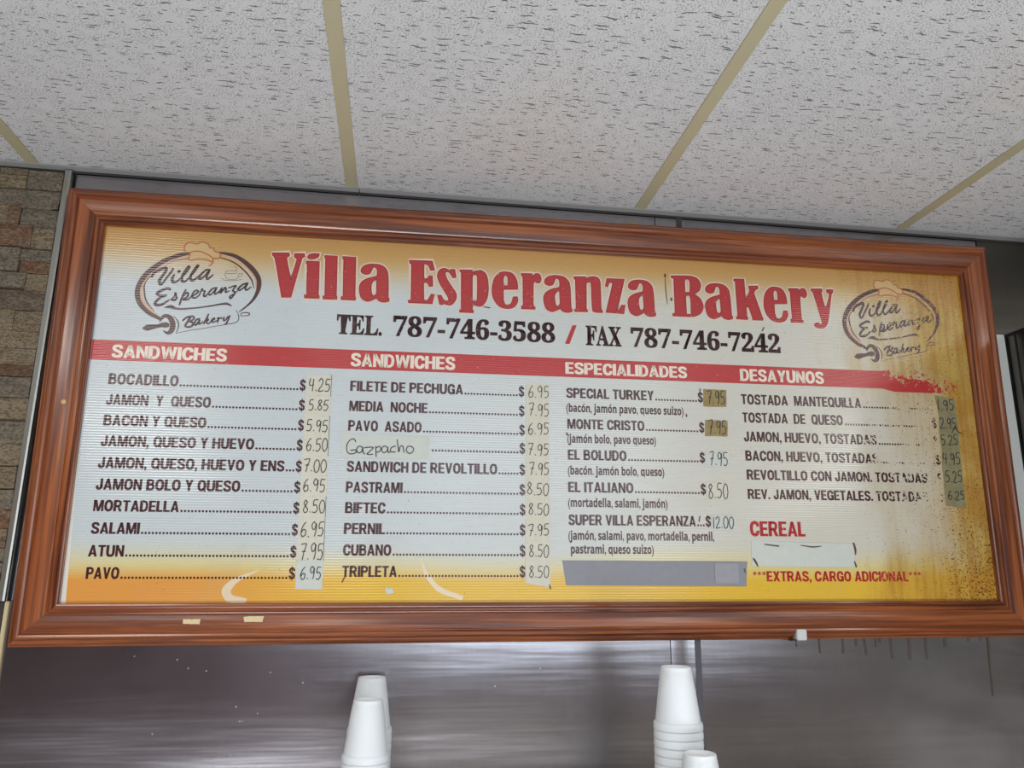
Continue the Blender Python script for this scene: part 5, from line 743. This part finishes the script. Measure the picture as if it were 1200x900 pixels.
for i, (t, q, b) in enumerate(ST['c4']):
    o = slab('price_label', q, PF, .0003+.0001*(i % 2), M['tapec'], board, .0005); hand(t, b, HY-.0003, o); o['label'] = 'grimy olive price label'
o = slab('written_label', ST['gaz'], PF, .0003, M['tapew'], board, .0003)
strokes('handwriting', GAZ, HY, M['ink'], o)
o = slab('duct_tape', ST['duct'], PF, .0003, M['duct'], board, .0003)
o2 = slab('tape_patch', ST['duct2'], PF-.0011, .0003, M['ductlight'], o, .0003)
slab('blank_label', ST['blank'], PF, .0003, M['tapew'], board, .0005)
o = strokes('dirt_marks', MARKS, HY-.0002, M['grime'], panel); o['kind'] = 'stuff'
slab('paper_scrap', ST['chip'], PF, .0003, M['tapew'], board, .0005)
# bits on the frame
for q in ST['resid']:
    slab('tape_residue', q, -.0243, .0004, M['resid'], board, .0004)
x, z = ST['scr'][0]; x *= S_; z *= S_
v = [(x, -.0262, z)]; f = []
for k in range(12): v.append((x+.0042*math.cos(k*math.pi/6), -.0250, z+.0042*math.sin(k*math.pi/6)))
for k in range(12): v.append((x+.0046*math.cos(k*math.pi/6), -.0225, z+.0046*math.sin(k*math.pi/6)))
for k in range(12): f += [(0, 1+k, 1+(k+1) % 12), (1+k, 13+k, 13+(k+1) % 12, 1+(k+1) % 12)]
raw('nail_head', v, f, flat('brass nail', lin(220, 180, 120), .4), board)
cl = box('metal_clip', (1.3425, -.0295, -.0722), (1.3630, -.0110, -.0520), M['whitemetal'], board, .0015)
box('clip_tail', (1.3330, -.0240, -.0740), (1.3450, -.0110, -.0715), M['angledark'], cl)

# ------------------------------------------------------------------ cup shelf (below the frame of the photo) and stacked cups
SH = -.42
sh = thing('steel_shelf', 'stainless shelf on brackets that carries the foam cup stacks, below the menu board', 'shelf', (.78, 0, SH))
box('shelf_top', (-.60, -.425, -.022), (.60, -.0045, 0), M['steel2'], sh, .003)
for x in (-.45, .45):
    v = [(x-.006, -.38, -.0222), (x-.006, -.0047, -.0222), (x-.006, -.0047, -.28), (x+.006, -.38, -.0222), (x+.006, -.0047, -.0222), (x+.006, -.0047, -.28)]
    raw('bracket', v, [(0, 1, 2), (5, 4, 3), (0, 3, 4, 1), (1, 4, 5, 2), (2, 5, 3, 0)], M['alu'], sh)
def cup_mesh():
    # upside-down foam cup; z = 0 is the closed end's rim on top, the mouth points down
    H = .0930
    P = [(0, -.0042), (.0200, -.0042), (.0212, -.0030), (.0216, -.0004), (.0228, 0), (.0238, -.0008), (.0243, -.0045), (.0246, -.0078), (.0251, -.0086), (.0284, -.030),
         (.0318, -.055), (.0352, -.0800), (.0355, -.0812), (.0372, -.0818), (.0379, -.0832), (.0383, -.0865), (.0385, -.0915), (.0382, -.0930), (.0374, -.0930), (.0362, -.0920), (.0348, -.0850), (.0300, -.050), (.0263, -.022), (.0244, -.0084), (.0236, -.0070), (0, -.0068)]
    n = 40; v = []; f = []
    for r, z in P[1:-1]:
        for k in range(n): v.append((r*math.cos(2*math.pi*k/n), r*math.sin(2*math.pi*k/n), z))
    m = len(P)-2
    for j in range(m-1):
        for k in range(n): f.append((j*n+k, (j+1)*n+k, (j+1)*n+(k+1) % n, j*n+(k+1) % n))
    v += [(0, 0, P[0][1]), (0, 0, P[-1][1])]; a = m*n
    for k in range(n): f += [(a, k, (k+1) % n), (a+1, (m-1)*n+(k+1) % n, (m-1)*n+k)]
    me = bpy.data.meshes.new('foam_cup'); me.from_pydata(v, [], f); me.update(); me.materials.append(M['foam'])
    for p in me.polygons: p.use_smooth = True
    return me
CUP = cup_mesh(); HC = .0930
ORD = ['topmost', 'second', 'third', 'fourth', 'fifth', 'sixth', 'seventh', 'eighth', 'ninth', 'tenth', 'eleventh', 'twelfth', 'thirteenth', 'fourteenth', 'fifteenth', 'sixteenth', 'seventeenth', 'eighteenth', 'nineteenth', 'twentieth', 'twenty-first', 'twenty-second', 'twenty-third', 'twenty-fourth']
STK = [((.5392, -.0455), -.1202, 'rear stack of the left pair', 'left'), ((.5370, -.1360), -.1439, 'front stack of the left pair', 'left'),
       ((1.0213, -.2480), -.0845, 'tall stack right of centre', 'right'), ((1.0240, -.3290), -.1962, 'short front stack right of centre', 'right')]
proto = None
for (x, y), zt, nm, side in STK:
    gap = (zt-HC)-SH-.0003; n = max(1, round(gap/.0122)); pitch = gap/n
    for k in range(n+1):
        if proto is None: o = proto = link('foam_cup', CUP)
        else: o = proto.copy(); COL.objects.link(o)
        o.location = (x+random.uniform(-.0001, .0001)*(k > 0), y, zt-k*pitch); o.rotation_euler = (0, 0, random.uniform(0, 6.28))
        o['label'] = ('%s upside-down white foam cup of the %s' % (ORD[k], nm) if k == 0 else 'white foam cup, %s from the top of the %s' % (ORD[k], nm))
        o['category'] = 'cup'; o['group'] = 'stacked foam cups below the menu board'
bpy.context.view_layer.update()
